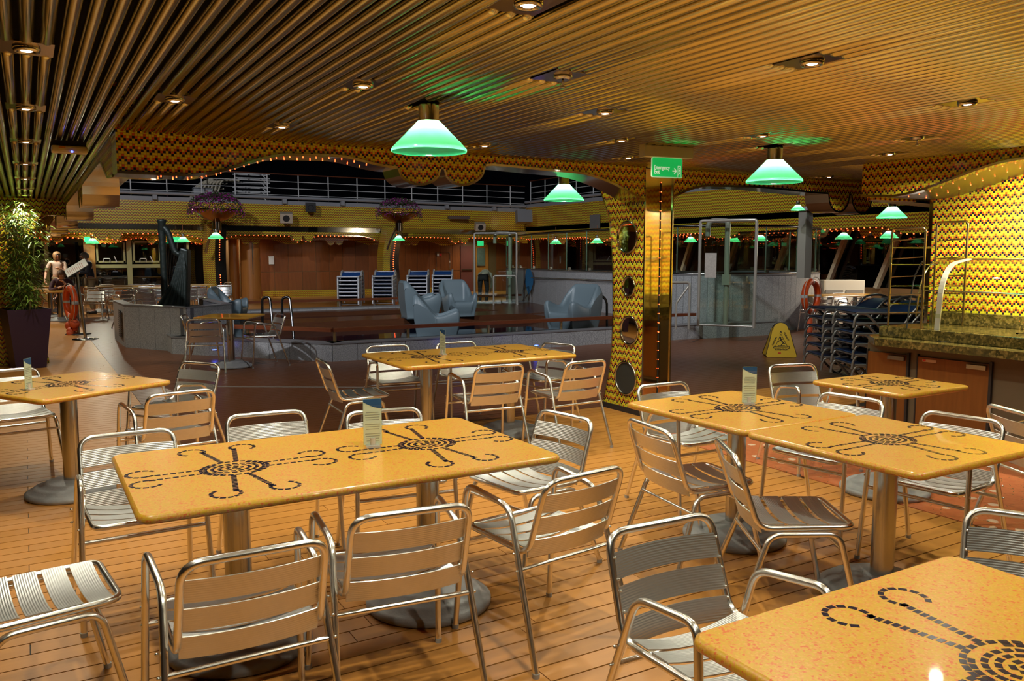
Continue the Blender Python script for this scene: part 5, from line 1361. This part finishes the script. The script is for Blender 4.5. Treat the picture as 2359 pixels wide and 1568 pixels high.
def table(x, y, rz, w_, d_, n, label, group='speckled orange tables with star inlay', name='cafe_table', star=True):
    r = empty(name, (x, y, 0), math.radians(rz), label, 'table', group)
    k = (w_, d_, n)
    if k not in _tb:
        xs = [0.0] if n == 1 else [-w_ / 4 - 0.005, w_ / 4 + 0.005]
        _tb[k] = (top_mesh(w_, d_).mesh('tabletop', LAM), [star_mesh(cx, min(0.44, w_ / n / 2 - 0.015), min(0.42, d_ / 2 - 0.06)).mesh('star_inlay', NAVY) for cx in xs], xs)
    if 'col' not in _tb:
        _tb['col'] = MB().lathe([(0.052, 0.07), (0.052, 0.70)], 28, capb=False).mesh('column', STEEL)
        _tb['base'] = MB().lathe([(0.275, 0.0), (0.285, 0.008), (0.285, 0.028), (0.268, 0.040), (0.245, 0.046), (0.236, 0.060), (0.215, 0.068), (0.180, 0.073), (0.172, 0.086), (0.150, 0.094), (0.052, 0.100)], 40).mesh('pedestal_base', CONC)
        _tb['pl'] = MB().box(-0.16, 0.16, -0.03, 0.03, 0.695, 0.708).box(-0.03, 0.03, -0.16, 0.16, 0.695, 0.708).mesh('top_bracket', BLACKP)
    put('tabletop', _tb[k][0], r)
    if star:
        for me in _tb[k][1]: put('star_inlay', me, r)['kind'] = 'stuff'
    for cx in _tb[k][2]:
        put('column', _tb['col'], r, (cx, 0, 0)); put('pedestal_base', _tb['base'], r, (cx, 0, 0)); put('top_bracket', _tb['pl'], r, (cx, 0, 0))
    return r
table(1.10, 3.34, 0, 1.66, 0.99, 2, 'long double star table in the left foreground with a menu card on it')
table(0.20, 6.15, 30, 0.92, 0.94, 1, 'single star table at the left edge, turned at an angle')
table(3.27, 6.30, 0, 1.60, 1.02, 2, 'long double star table in the middle in front of the pool wall')
table(3.38, 3.27, 0, 0.86, 0.93, 1, 'square star table right of centre with a menu card, far half of the pair')
table(3.39, 2.345, 0, 0.90, 0.91, 1, 'square star table with a green lamp reflection, near half of the pair')
table(4.93, 3.42, 0, 0.72, 0.70, 1, 'small star table in front of the wooden counter doors')
table(1.73, 0.86, 0, 1.0, 0.94, 1, 'nearest star table in the bottom right corner')
table(2.48, 12.15, -32, 0.78, 0.78, 1, 'dark table beside the low grey pool wall', star=False)

# ================================================================== CHAIRS (polished tube frame, ridged slats)
TR = 0.0125
def slat_mesh(name, half, z0, z1, y0, y1, bow, m, th=0.004, sag=0.0):
    """back slat: spans x -half..half between heights z0..z1, bowed in y; seat slat: spans x, y0..y1, sagging in z"""
    mb = MB(); n = 10; vs = []
    for i in range(n + 1):
        u = -1 + 2 * i / n; x = half * u; c = 1 - u * u
        yy = -bow * c; zz = -sag * c
        p1 = (x, y0 + yy, z0 + zz); p2 = (x, y1 + yy, z1 + zz)
        d = Vector((0, y1 - y0, z1 - z0)).normalized(); nn = Vector((0, -d.z, d.y)) * th
        for p in (p1, p2): vs.append(Vector(p) + nn * 0.5)
        for p in (p2, p1): vs.append(Vector(p) - nn * 0.5)
    fs = []
    for i in range(n):
        for k in range(4): fs.append((i * 4 + k, i * 4 + (k + 1) % 4, (i + 1) * 4 + (k + 1) % 4, (i + 1) * 4 + k))
    mb.add(vs, fs, 0, False); mb.add(vs[:4], [(3, 2, 1, 0)]); mb.add(vs[-4:], [(0, 1, 2, 3)])
    me = mb.mesh(name, m)
    bm = bmesh.new(); bm.from_mesh(me); bmesh.ops.remove_doubles(bm, verts=bm.verts, dist=1e-6); bmesh.ops.recalc_face_normals(bm, faces=bm.faces); bm.to_mesh(me); bm.free()
    return me
def chair_meshes():
    M = {}
    hw = 0.205
    yt, zt = -0.285, 0.735     # back top
    yb, zb = -0.185, 0.435     # back/seat bend
    yf, zf = 0.215, 0.445      # seat front
    loop = [(-hw, yt, zt), (hw, yt, zt), (hw + .005, yb, zb), (hw, yf, zf), (-hw, yf, zf), (-hw - .005, yb, zb)]
    M['back_frame'] = MB().tube(fillet(loop, [0.065, 0.065, 0.06, 0.05, 0.05, 0.06], 6, True), TR, 10, True).mesh('tube_frame', ALU)
    def yb_at(z): return yb + (yt - yb) * (z - zb) / (zt - zb)
    bs = []
    for z0, z1 in ((0.606, 0.681), (0.511, 0.586), (0.447, 0.490)):
        z0 = max(z0, 0.447)
        bs.append(slat_mesh('back_slat', hw, z0, z1, yb_at(z0) + 0.010, yb_at(z1) + 0.010, 0.030, SLATB))
    bs[2] = slat_mesh('back_slat', hw, 0.417, 0.491, yb_at(0.445) + 0.016, yb_at(0.491) + 0.010, 0.030, SLATB)
    M['back_slat'] = bs
    ss = []
    for i in range(4):
        y0 = -0.150 + i * 0.090
        ss.append(slat_mesh('seat_slat', hw, 0.4535, 0.4545, y0, y0 + 0.074, 0.0, SLATS, sag=0.028 - 0.003 * i))
    M['seat_slat'] = ss
    # armed side frames
    def side(s):
        x0, x1 = 0.265 * s, 0.232 * s
        return fillet([(x0, 0.235, 0.012), (x1 + 0.012 * s, 0.175, 0.64), (x1, -0.10, 0.605), (x0, -0.300, 0.012)], [0, 0.055, 0.06, 0], 6)
    M['arm_l'] = MB().tube(side(-1), TR, 10).mesh('side_frame', ALU)
    M['arm_r'] = MB().tube(side(1), TR, 10).mesh('side_frame', ALU)
    def sideu(s):
        x0, x1 = 0.262 * s, 0.222 * s
        return fillet([(x0, 0.240, 0.012), (x1, 0.150, 0.418), (x1, -0.140, 0.412), (x0, -0.285, 0.012)], [0, 0.05, 0.05, 0], 6)
    M['leg_l'] = MB().tube(sideu(-1), TR, 10).mesh('side_frame', ALU)
    M['leg_r'] = MB().tube(sideu(1), TR, 10).mesh('side_frame', ALU)
    M['st_f'] = MB().tube([(-0.243, 0.196, 0.385), (0.243, 0.196, 0.385)], 0.010, 8).mesh('stretcher', ALU)
    M['st_b'] = MB().tube([(-0.243, -0.178, 0.375), (0.243, -0.178, 0.375)], 0.010, 8).mesh('stretcher', ALU)
    M['st_fu'] = MB().tube([(-0.232, 0.172, 0.345), (0.232, 0.172, 0.345)], 0.009, 8).mesh('stretcher', ALU)
    M['st_bu'] = MB().tube([(-0.232, -0.172, 0.335), (0.232, -0.172, 0.335)], 0.009, 8).mesh('stretcher', ALU)
    M['cap'] = MB().lathe([(0.014, 0.0), (0.0145, 0.018)], 10).mesh('foot_cap', mat('foot_cap_plastic', (0.35, 0.34, 0.32), 0.5))
    rv = MB()
    for s in (-1, 1):
        for z in (0.61, 0.67, 0.52, 0.578, 0.455, 0.488): rv.sphere((s * (hw - 0.004), yb_at(z) + 0.016, z), 0.0045, 6, 4)
        for z, y in ((0.445, 0.20), (0.385, 0.197), (0.44, -0.16), (0.375, -0.178)): rv.sphere((s * 0.262, y, z), 0.006, 6, 4)
    M['rivet'] = rv.mesh('rivets', ALU)
    return M
CM = chair_meshes()
def chair_proto(armed, name):
    r = empty(name, (0, 0, -50), 0)
    put('tube_frame', CM['back_frame'], r)
    for me in CM['back_slat']: put('back_slat', me, r)
    for me in CM['seat_slat']: put('seat_slat', me, r)
    for k in (('arm_l', 'arm_r') if armed else ('leg_l', 'leg_r')): put('side_frame', CM[k], r)
    for k in (('st_f', 'st_b') if armed else ('st_fu', 'st_bu')): put('stretcher', CM[k], r)
    ys = (0.235, -0.300) if armed else (0.240, -0.285); xs = 0.265 if armed else 0.262
    for sx in (-1, 1):
        for y in ys: put('foot_cap', CM['cap'], r, (sx * xs, y, 0.0))
    if armed: put('rivets', CM['rivet'], r)['kind'] = 'stuff'
    return r
_proto = {}
def chair(mx, my, face, armed, label, group='aluminium slatted cafe chairs', back_off=0.285, small=False):
    """(mx, my): floor point under the middle of the top rail; face: heading of the sitter in degrees (90 = +Y)"""
    f = math.radians(face)
    x, y = mx + back_off * math.cos(f), my + back_off * math.sin(f)
    nm = 'cafe_armchair' if armed else 'cafe_chair'
    if nm not in _proto:
        r = chair_proto(armed, nm); _proto[nm] = r
        r.location = (x, y, 0); r.rotation_euler = (0, 0, f - PI / 2)
    else:
        r = dup(_proto[nm], (x, y, 0), f - PI / 2)
    tag(r, label, 'chair', group)
    return r
ARM, NOA = True, False
chair(0.53, 2.35, 90, ARM, 'chair seen from behind at the bottom left, at the left end of the long table')
chair(1.07, 2.47, 84, ARM, 'chair seen from behind in the bottom middle, overlapping a round table foot')
chair(1.84, 2.56, 98, ARM, 'turned chair seen from behind at the near right corner of the long table')
chair(2.45, 3.60, 189, NOA, 'armless chair at the right end of the long foreground table')
chair(0.38, 4.28, 272, ARM, 'armchair facing the viewer behind the left corner of the long table')
chair(1.08, 4.46, 268, ARM, 'bright backed chair behind the long table, left of the menu card')
chair(1.66, 4.22, 262, ARM, 'chair directly behind the menu card on the long table')
chair(0.80, 5.42, 100, ARM, 'chair with orange reflections in its back at the near side of the angled left table')
chair(1.16, 6.85, 214, ARM, 'chair with a bright white back on the far right side of the angled left table')
chair(-0.16, 7.15, 280, NOA, 'armless chair at the left picture edge behind the angled table')
chair(-0.30, 3.10, 6, NOA, 'armless chair with only its seat in view at the lower left corner')
chair(2.03, 6.50, -4, NOA, 'armless chair seen side on at the left end of the middle table')
chair(2.93, 7.32, 266, ARM, 'chair at the far side of the middle table, left one')
chair(3.62, 7.25, 266, ARM, 'chair at the far side of the middle table, right one behind the card')
chair(4.42, 6.62, 196, ARM, 'chair in shade at the far right corner of the middle table')
chair(3.14, 5.52, 86, ARM, 'chair seen from behind at the near side of the middle table, left one')
chair(3.86, 5.38, 94, ARM, 'chair seen from behind at the near side of the middle table, nearer the pillar')
chair(3.60, 4.16, 268, ARM, 'chair behind the right pair of tables, in front of the mirrored pillar')
chair(2.65, 3.16, -8, NOA, 'armless chair facing right at the left side of the tables right of centre, rear one')
chair(2.64, 2.62, -32, NOA, 'armless chair turned towards the near half of the right table pair')
chair(1.70, 1.96, 268, ARM, 'large armchair facing the viewer behind the nearest table')
chair(5.12, 4.40, 255, ARM, 'chair with a shining back between the pillar and the small table')
chair(4.26, 3.20, 187, ARM, 'chair on the right of the table pair, farther one')
chair(4.24, 2.50, 187, ARM, 'chair on the right of the table pair, nearer one')
chair(*at(2352, 4.48)[:2], -25, ARM, 'chair cut by the right picture edge in front of the grey cabinet')
chair(2.80, 1.38, 210, ARM, 'chair at the right picture edge beside the nearest table')
chair(2.02, 11.62, 72, ARM, 'dim chair seen from behind at the dark table by the pool wall')
chair(1.93, 12.60, -20, ARM, 'dim chair left of the dark table, half behind another chair')
chair(3.20, 12.15, 185, ARM, 'dim chair facing left at the dark table by the pool wall')
# ---- far left seating group
fx = [(96, 23.5, 2), (268, 23.6, 2), (336, 22.6, 2), (424, 24, 1), (455, 24.8, 1), (110, 21.4, 1), (133, 20.2, 1)]
lab_t = ['far table behind the bamboo leaves', 'long far table right of the standing man', 'long far table left of the harp', 'far table just right of the harp', 'far table in front of the slim far column', 'far table behind the seated person', 'small table in front of the seated person']
far_tabs = []
for (px, D, n), lb in zip(fx, lab_t):
    x, y, _ = at(px, D); far_tabs.append(table(x, y, 0, 1.66 if n == 2 else 0.8, 0.8, n, lb, 'tables of the far left seating area', star=False))
fc = [(95, 21.3, 20), (218, 21.2, 250), (236, 20.9, 130), (205, 22.4, 60), (262, 22.6, 180), (232, 23.5, 0), (275, 22.9, 80), (312, 24.3, 270), (345, 24.2, 268), (365, 24.0, 272), (300, 22.0, 85), (340, 21.5, 92), (332, 19.9, 88), (395, 23.4, 80), (412, 24.6, 270), (425, 22.8, 95), (447, 24.0, 180), (466, 24.4, 250), (523, 26.5, 200), (285, 24.5, 270), (248, 24.6, 268), (262, 17.9, 15)]
far_xy = []
tabs = [(o.location.x, o.location.y, 0.83 if i < 3 else 0.4) for i, o in enumerate(far_tabs)]
for i, (px, D, fa) in enumerate(fc):
    x, y, _ = at(px, D); f = math.radians(fa); x += 0.285 * math.cos(f); y += 0.285 * math.sin(f)
    for it in range(12):
        for tx_, ty_, hw_ in tabs:
            if abs(x - tx_) < hw_ + 0.12 and abs(y - ty_) < 0.62: y = ty_ + (0.63 if y > ty_ else -0.63)
        for qx, qy in far_xy:
            dd = math.hypot(x - qx, y - qy)
            if dd < 0.62: x += (x - qx + 0.01) / max(dd, .05) * 0.12; y += (y - qy) / max(dd, .05) * 0.06
    far_xy.append((x, y)); x -= 0.285 * math.cos(f); y -= 0.285 * math.sin(f)
    lbs = ['left of the seated person', 'behind the menu stand', 'just right of the life ring', 'under the standing man', 'at the left end of a long table', 'by the wood post', 'with its back to us at a long table',
           'below the window sill, left one', 'below the window sill, middle one', 'below the window sill, bright one', 'in front of the long table', 'dark, in front of the long table', 'just behind the grey planter box', 'left of the harp foot', 'behind the harp foot', 'right of the harp foot', 'beside the slim column', 'right of the slim column', 'alone right of the scoop seat', 'behind the first long table', 'behind the table near the man', 'with only a leg in view left of the planter box']
    chair(x, y, fa, i % 3 != 2, 'far cafe chair ' + lbs[i], 'cafe chairs of the far left seating area')
# ---- far right group behind the loungers
table(*at(1945, 18.2)[:2], 0, 1.66, 0.8, 2, 'brightly lit far table beside the white cabinet on the right', 'tables of the far right seating area', star=False)
for i, (px, D, fa) in enumerate([(1910, 17.2, 90), (1999, 17.0, 95), (1935, 19.0, 268), (2085, 17.5, 150)]):
    x, y, _ = at(px, D)
    chair(x, y, fa, True, 'far bright cafe chair ' + ['beside the life ring wall', 'in front of the black windows', 'behind the far right table', 'behind the glass shelf rack'][i], 'cafe chairs of the far right seating area')
# ---- menu cards in clear stands
CARD = mat('card_paper', (0.80, 0.76, 0.66), 0.5, emit=None)
def card(x, y, rz, label, h=0.215, w_=0.080):
    r = empty('menu_card', (x, y, 0.741), math.radians(rz), label, 'menu card', 'menu cards on the tables')
    MB().box(-w_ / 2, w_ / 2, -0.0012, 0.0012, 0.012, h).obj('card', CARD, r)
    BL = mat('card_blue', (0.03, 0.10, 0.30), 0.4)
    for s in (-1, 1):
        mb = MB(); n = 8
        pts = [(-w_ / 2 + w_ * i / n, h - 0.012 - 0.030 * math.sin(i / n * PI / 2) * (1.0)) for i in range(n + 1)] + [(w_ / 2, h), (-w_ / 2, h)]
        mb.prism(pts, XZ, s * 0.0013, s * 0.0020); mb.obj('blue_header', BL, r, fix=True)
        tx = MB()
        for k in range(13):
            z = h - 0.062 - k * 0.0105
            if k in (4, 8): continue
            ww_ = w_ * (0.34 + 0.1 * ((k * 7) % 4) / 4)
            tx.box(-ww_, ww_, s * 0.0013, s * 0.0018, z, z + 0.0035)
        q = tx.obj('print', mat('grey_print', (0.40, 0.37, 0.33), 0.6), r); q['kind'] = 'stuff'
    MB().box(-w_ / 2 - .002, w_ / 2 + .002, -0.003, 0.003, 0.008, h + 0.003).obj('clear_sleeve', GLASS, r)
    MB().box(-0.030, 0.030, -0.022, 0.022, 0.0, 0.010).lathe([(0.012, -0.03), (0.012, 0.03)], 10, c=(0, 0, 0.012)).obj('foot', mat('clear_plastic_foot', (0.55, 0.5, 0.42), 0.15), r)
    return r
card(1.285, 3.40, -12, 'menu card with a blue corner on the long foreground table')
card(3.05, 6.36, -82, 'narrow looking menu card on the middle table')
card(3.52, 3.32, -30, 'menu card with a blue corner on the right pair of tables')
card(-0.02, 5.98, 62, 'menu card seen edge on upon the angled left table', 0.20)
# ================================================================== PEOPLE
SKIN = mat('skin', (0.56, 0.29, 0.19), 0.5)
def skinned(name, verts, edges, radii, m, parent, root=0, sub=2):
    me = bpy.data.meshes.new(name); me.from_pydata(verts, edges, []); me.materials.append(m)
    o = bpy.data.objects.new(name, me); COL.objects.link(o)
    md = o.modifiers.new('s', 'SKIN'); sv = me.skin_vertices[0].data
    for i, r in enumerate(radii):
        sv[i].radius = r if isinstance(r, tuple) else (r, r); sv[i].use_root = (i == root)
    sb = o.modifiers.new('u', 'SUBSURF'); sb.levels = sub; sb.render_levels = sub
    dg = bpy.context.evaluated_depsgraph_get(); dg.update()
    me2 = bpy.data.meshes.new_from_object(o.evaluated_get(dg))
    bpy.data.objects.remove(o)
    for p in me2.polygons: p.use_smooth = True
    if not me2.materials: me2.materials.append(m)
    return put(name, me2, parent)
def person(loc, rz, label, J, shirt, trousers, hair, hairlen, shoes=None, sleeve='long', skirt=None):
    """J: joint positions in local metres, the figure faces -Y"""
    r = empty('person', loc, rz, label, 'person')
    V = Vector
    pel, chest, neck, head = V(J['pelvis']), V(J['chest']), V(J['neck']), V(J['head'])
    vs = []; es = []; rd = []
    def a(p, rad, par=None):
        vs.append(tuple(p)); rd.append(rad)
        if par is not None: es.append((par, len(vs) - 1))
        return len(vs) - 1
    # body (skin): one continuous figure
    p0 = a(pel, (0.135, 0.10)); sp_ = a(pel.lerp(chest, 0.5), (0.12, 0.09), p0); c0 = a(chest, (0.15, 0.10), sp_); uc = a(chest.lerp(neck, 0.62), (0.11, 0.075), c0)
    nk = a(neck, 0.055, uc); h0 = a(neck.lerp(head, 0.45), 0.055, nk); hd = a(head, (0.075, 0.095), h0); a(head + (head - neck).normalized() * 0.07, (0.06, 0.075), hd)
    hands = []
    for s in ('L', 'R'):
        sh, el, wr = V(J['sh' + s]), V(J['el' + s]), V(J['wr' + s])
        i = a(sh, 0.052, uc); i = a(sh.lerp(el, 0.5), 0.046, i); i = a(el, 0.038, i); i = a(el.lerp(wr, 0.5), 0.034, i); i = a(wr, 0.024, i)
        d = (wr - el).normalized(); pm = a(wr + d * 0.06, (0.038, 0.018), i); hands.append((wr + d * 0.08, d))
    for s in ('L', 'R'):
        hp_, kn, an = V(J['hp' + s]), V(J['kn' + s]), V(J['an' + s])
        i = a(hp_, 0.085, p0); i = a(hp_.lerp(kn, 0.5), 0.075, i); i = a(kn, 0.052, i); i = a(kn.lerp(an, 0.35), 0.054, i); i = a(an, 0.034, i)
        t = V(J.get('toe' + s, (0, -0.16, 0))); a(an + V((0, 0, -0.04)) + t * 0.9, 0.030, i)
    body = skinned('body', vs, es, rd, SKIN, r)
    for wp, d in hands:
        mb = MB(); u = d.cross(V((0, 0, 1))); u = u.normalized() if u.length > .1 else V((1, 0, 0)); v = u.cross(d)
        for k, (o_, L) in enumerate(((-0.030, 0.055), (-0.011, 0.072), (0.009, 0.068), (0.028, 0.052))):
            b = wp + u * o_; mb.tube([b - d * 0.02, b + d * L * 0.5, b + d * L * 0.9 - v * 0.018], [0.009, 0.008, 0.006], 6)
        b = wp - d * 0.03 - u * 0.03; mb.tube([b, b - u * 0.028 + d * 0.025, b - u * 0.03 + d * 0.055], [0.011, 0.010, 0.008], 6)
        mb.obj('fingers', SKIN, r)
    # clothes
    def garment(name, chains, m, extra=()):
        v2 = []; e2 = []; r2 = []
        for ch in chains:
            prev = None
            for p, rad in ch:
                p = V(p); hit = None
                for i, q in enumerate(v2):
                    if (V(q) - p).length < 1e-4: hit = i
                if hit is None: v2.append(tuple(p)); r2.append(rad); hit = len(v2) - 1
                if prev is not None and prev != hit: e2.append((prev, hit))
                prev = hit
        return skinned(name, v2, e2, r2, m, r)
    ch = [[(pel + (chest - pel) * 0.02, (0.155, 0.115)), (pel.lerp(chest, 0.5), (0.142, 0.110)), (chest, (0.168, 0.118)), (chest.lerp(neck, 0.62), (0.125, 0.088)), (chest.lerp(neck, 0.88), (0.075, 0.066))]]
    for s in ('L', 'R'):
        sh, el, wr = V(J['sh' + s]), V(J['el' + s]), V(J['wr' + s])
        c = [(chest.lerp(neck, 0.62), (0.125, 0.088)), (sh, 0.064), (sh.lerp(el, 0.55), 0.060)]
        if sleeve != 'short': c += [(el, 0.052)]
        if sleeve == 'long': c += [(el.lerp(wr, 0.5), 0.044), (el.lerp(wr, 0.9), 0.036)]
        ch.append(c)
    garment('shirt', ch, shirt)
    ch = []
    for s in ('L', 'R'):
        hp_, kn, an = V(J['hp' + s]), V(J['kn' + s]), V(J['an' + s])
        ch.append([(pel + V((0, 0, 0.0)), (0.15, 0.115)), (hp_, 0.098), (hp_.lerp(kn, 0.5), 0.088), (kn, 0.066), (kn.lerp(an, 0.4), 0.064), (kn.lerp(an, 0.93), 0.05)])
    garment('trousers', ch, trousers)
    for s in ('L', 'R'):
        an = V(J['an' + s]); t = V(J.get('toe' + s, (0, -0.16, 0)))
        MB().tube([an + V((0, 0, -0.035)) - t * 0.35, an + V((0, 0, -0.035)) + t * 0.3, an + V((0, 0, -0.05)) + t], [0.042, 0.045, 0.032], 10).obj('shoe', shoes or BLACKP, r)
    # head: face features and hair, built around the head centre
    hz = empty('face', tuple(head), J.get('yaw', 0)); hz.parent = r; hz.rotation_euler = (J.get('nod', 0), 0, J.get('yaw', 0))
    EYE_W = mat('eye_white', (0.6, 0.58, 0.55), 0.3)
    for s in (-1, 1):
        MB().sphere((s * 0.031, -0.088, 0.015), 0.012).obj('eye', EYE_W, hz); MB().sphere((s * 0.031, -0.098, 0.015), 0.006).obj('pupil', BLACKP, hz)
        MB().sphere((s * 0.080, -0.005, 0.0), 0.024, sc_=(0.4, 0.8, 1.2)).obj('ear', SKIN, hz)
    MB().sphere((0, -0.103, -0.012), 0.017, sc_=(0.8, 1, 1.3)).obj('nose', SKIN, hz)
    MB().sphere((0, -0.090, -0.050), 0.02, sc_=(1.2, 0.5, 0.35)).obj('mouth', mat('lips', (0.35, 0.10, 0.08), 0.5), hz)
    mb = MB(); n, m_ = 18, 10; vs = []
    for i in range(m_ + 1):
        th = PI * 0.62 * i / m_
        for k in range(n):
            ph = 2 * PI * k / n; front = math.sin(ph) < -0.72
            t2 = th * (0.62 if front else 1.0 + hairlen * 0.25)
            rr = 0.104 + 0.012 * min(1, hairlen); x = rr * math.sin(t2) * math.cos(ph) * 0.93; y = rr * math.sin(t2) * math.sin(ph) * 1.08 + 0.008; z = 0.112 * math.cos(t2) + 0.012
            if t2 > 1.5 and not front: z -= hairlen * 0.07 * (t2 - 1.5)
            vs.append((x, y, z))
    mb.add(vs, [(i * n + k, i * n + (k + 1) % n, (i + 1) * n + (k + 1) % n, (i + 1) * n + k) for i in range(m_) for k in range(n)], 0, True)
    mb.obj('hair', hair, hz)
    return r
BLOND = mat('blond_hair', (0.24, 0.12, 0.045), 0.6, bump=0.6, bscale=50); GREYH = mat('grey_hair', (0.16, 0.14, 0.12), 0.6, bump=0.6, bscale=50); BRNH = mat('brown_hair', (0.12, 0.05, 0.02), 0.6, bump=0.6, bscale=50)
NAVYC = mat('navy_cloth', (0.015, 0.018, 0.035), 0.8, noise_amt=0.2, nscale=12); PINKC = mat('pale_pink_cloth', (0.58, 0.42, 0.34), 0.8, noise_amt=0.1, nscale=12); KHAKI = mat('khaki_cloth', (0.22, 0.16, 0.09), 0.8); DKC = mat('dark_cloth', (0.03, 0.027, 0.03), 0.8); WHC = mat('white_cloth', (0.72, 0.64, 0.5), 0.8)
stand = dict(pelvis=(0, 0, 0.93), chest=(0, 0, 1.28), neck=(0, 0.0, 1.46), head=(0, -0.02, 1.60), shL=(0.18, 0, 1.40), shR=(-0.18, 0, 1.40), elL=(0.26, 0.02, 1.12), elR=(-0.26, 0.02, 1.12), wrL=(0.26, -0.10, 0.90), wrR=(-0.26, -0.10, 0.90),
             hpL=(0.09, 0, 0.90), hpR=(-0.09, 0, 0.90), knL=(0.10, -0.02, 0.50), knR=(-0.10, -0.02, 0.50), anL=(0.10, 0.02, 0.09), anR=(-0.10, 0.02, 0.09))
def lookat(px, D): x, y, _ = at(px, D); return (x, y, 0), math.atan2(-x, y) + 0
lc, rz = lookat(131, 24.0)
J = dict(stand); J.update(elL=(0.22, -0.05, 1.14), wrL=(0.03, -0.24, 1.22), elR=(-0.30, 0.0, 1.12), wrR=(-0.34, -0.22, 0.86), yaw=0.2)
person(lc, rz, 'blond woman in a pale pink top standing behind a table at the far left', J, PINKC, KHAKI, BLOND, 1.2, sleeve='mid')
lc, rz = lookat(207, 22.6)
J = dict(stand); J.update(chest=(0, -0.04, 1.28), neck=(0, -0.08, 1.45), head=(0, -0.14, 1.57), shL=(0.18, -0.05, 1.39), shR=(-0.18, -0.05, 1.39), elR=(-0.24, -0.12, 1.14), wrR=(-0.22, -0.36, 1.16), elL=(0.24, -0.12, 1.14), wrL=(0.18, -0.34, 1.14))
person(lc, rz - math.radians(78), 'man in a dark blue shirt and khaki trousers standing in profile at the far left', J, NAVYC, KHAKI, GREYH, 0.2)
lc, rz = lookat(139, 20.7)
J = dict(stand); J.update(pelvis=(0, 0.05, 0.50), chest=(0, -0.08, 0.86), neck=(0, -0.18, 1.02), head=(0, -0.26, 1.13), shL=(0.18, -0.12, 0.97), shR=(-0.18, -0.12, 0.97), elL=(0.26, -0.28, 0.74), elR=(-0.26, -0.28, 0.74), wrL=(0.06, -0.42, 0.92), wrR=(-0.05, -0.42, 0.82),
         hpL=(0.10, 0.02, 0.48), hpR=(-0.10, 0.02, 0.48), knL=(0.12, -0.42, 0.50), knR=(-0.06, -0.40, 0.52), anL=(0.05, -0.42, 0.10), anR=(-0.10, -0.40, 0.10), nod=0.5)
person(lc, rz, 'seated person in a dark jacket over red bending over a small table', J, mat('dark_red_jacket', (0.05, 0.012, 0.02), 0.8), NAVYC, BRNH, 0.5)
lc, rz = lookat(1113, 26.8)
J = dict(stand); J.update(pelvis=(0, 0.0, 0.90), chest=(-0.02, -0.34, 1.06), neck=(0.0, -0.50, 0.98), head=(0, -0.60, 0.90), shL=(0.18, -0.40, 1.02), shR=(-0.18, -0.40, 1.02), elL=(0.22, -0.46, 0.74), elR=(-0.22, -0.46, 0.74), wrL=(0.14, -0.56, 0.50), wrR=(-0.16, -0.56, 0.50),
         knL=(0.12, -0.06, 0.50), knR=(-0.12, -0.06, 0.50), nod=1.2)
person((lc[0], lc[1], 0), rz + PI * 0.95, 'crew member in a white shirt bending over, seen from behind through the far glass screen', J, WHC, DKC, BRNH, 0.2, shoes=WHITEP)
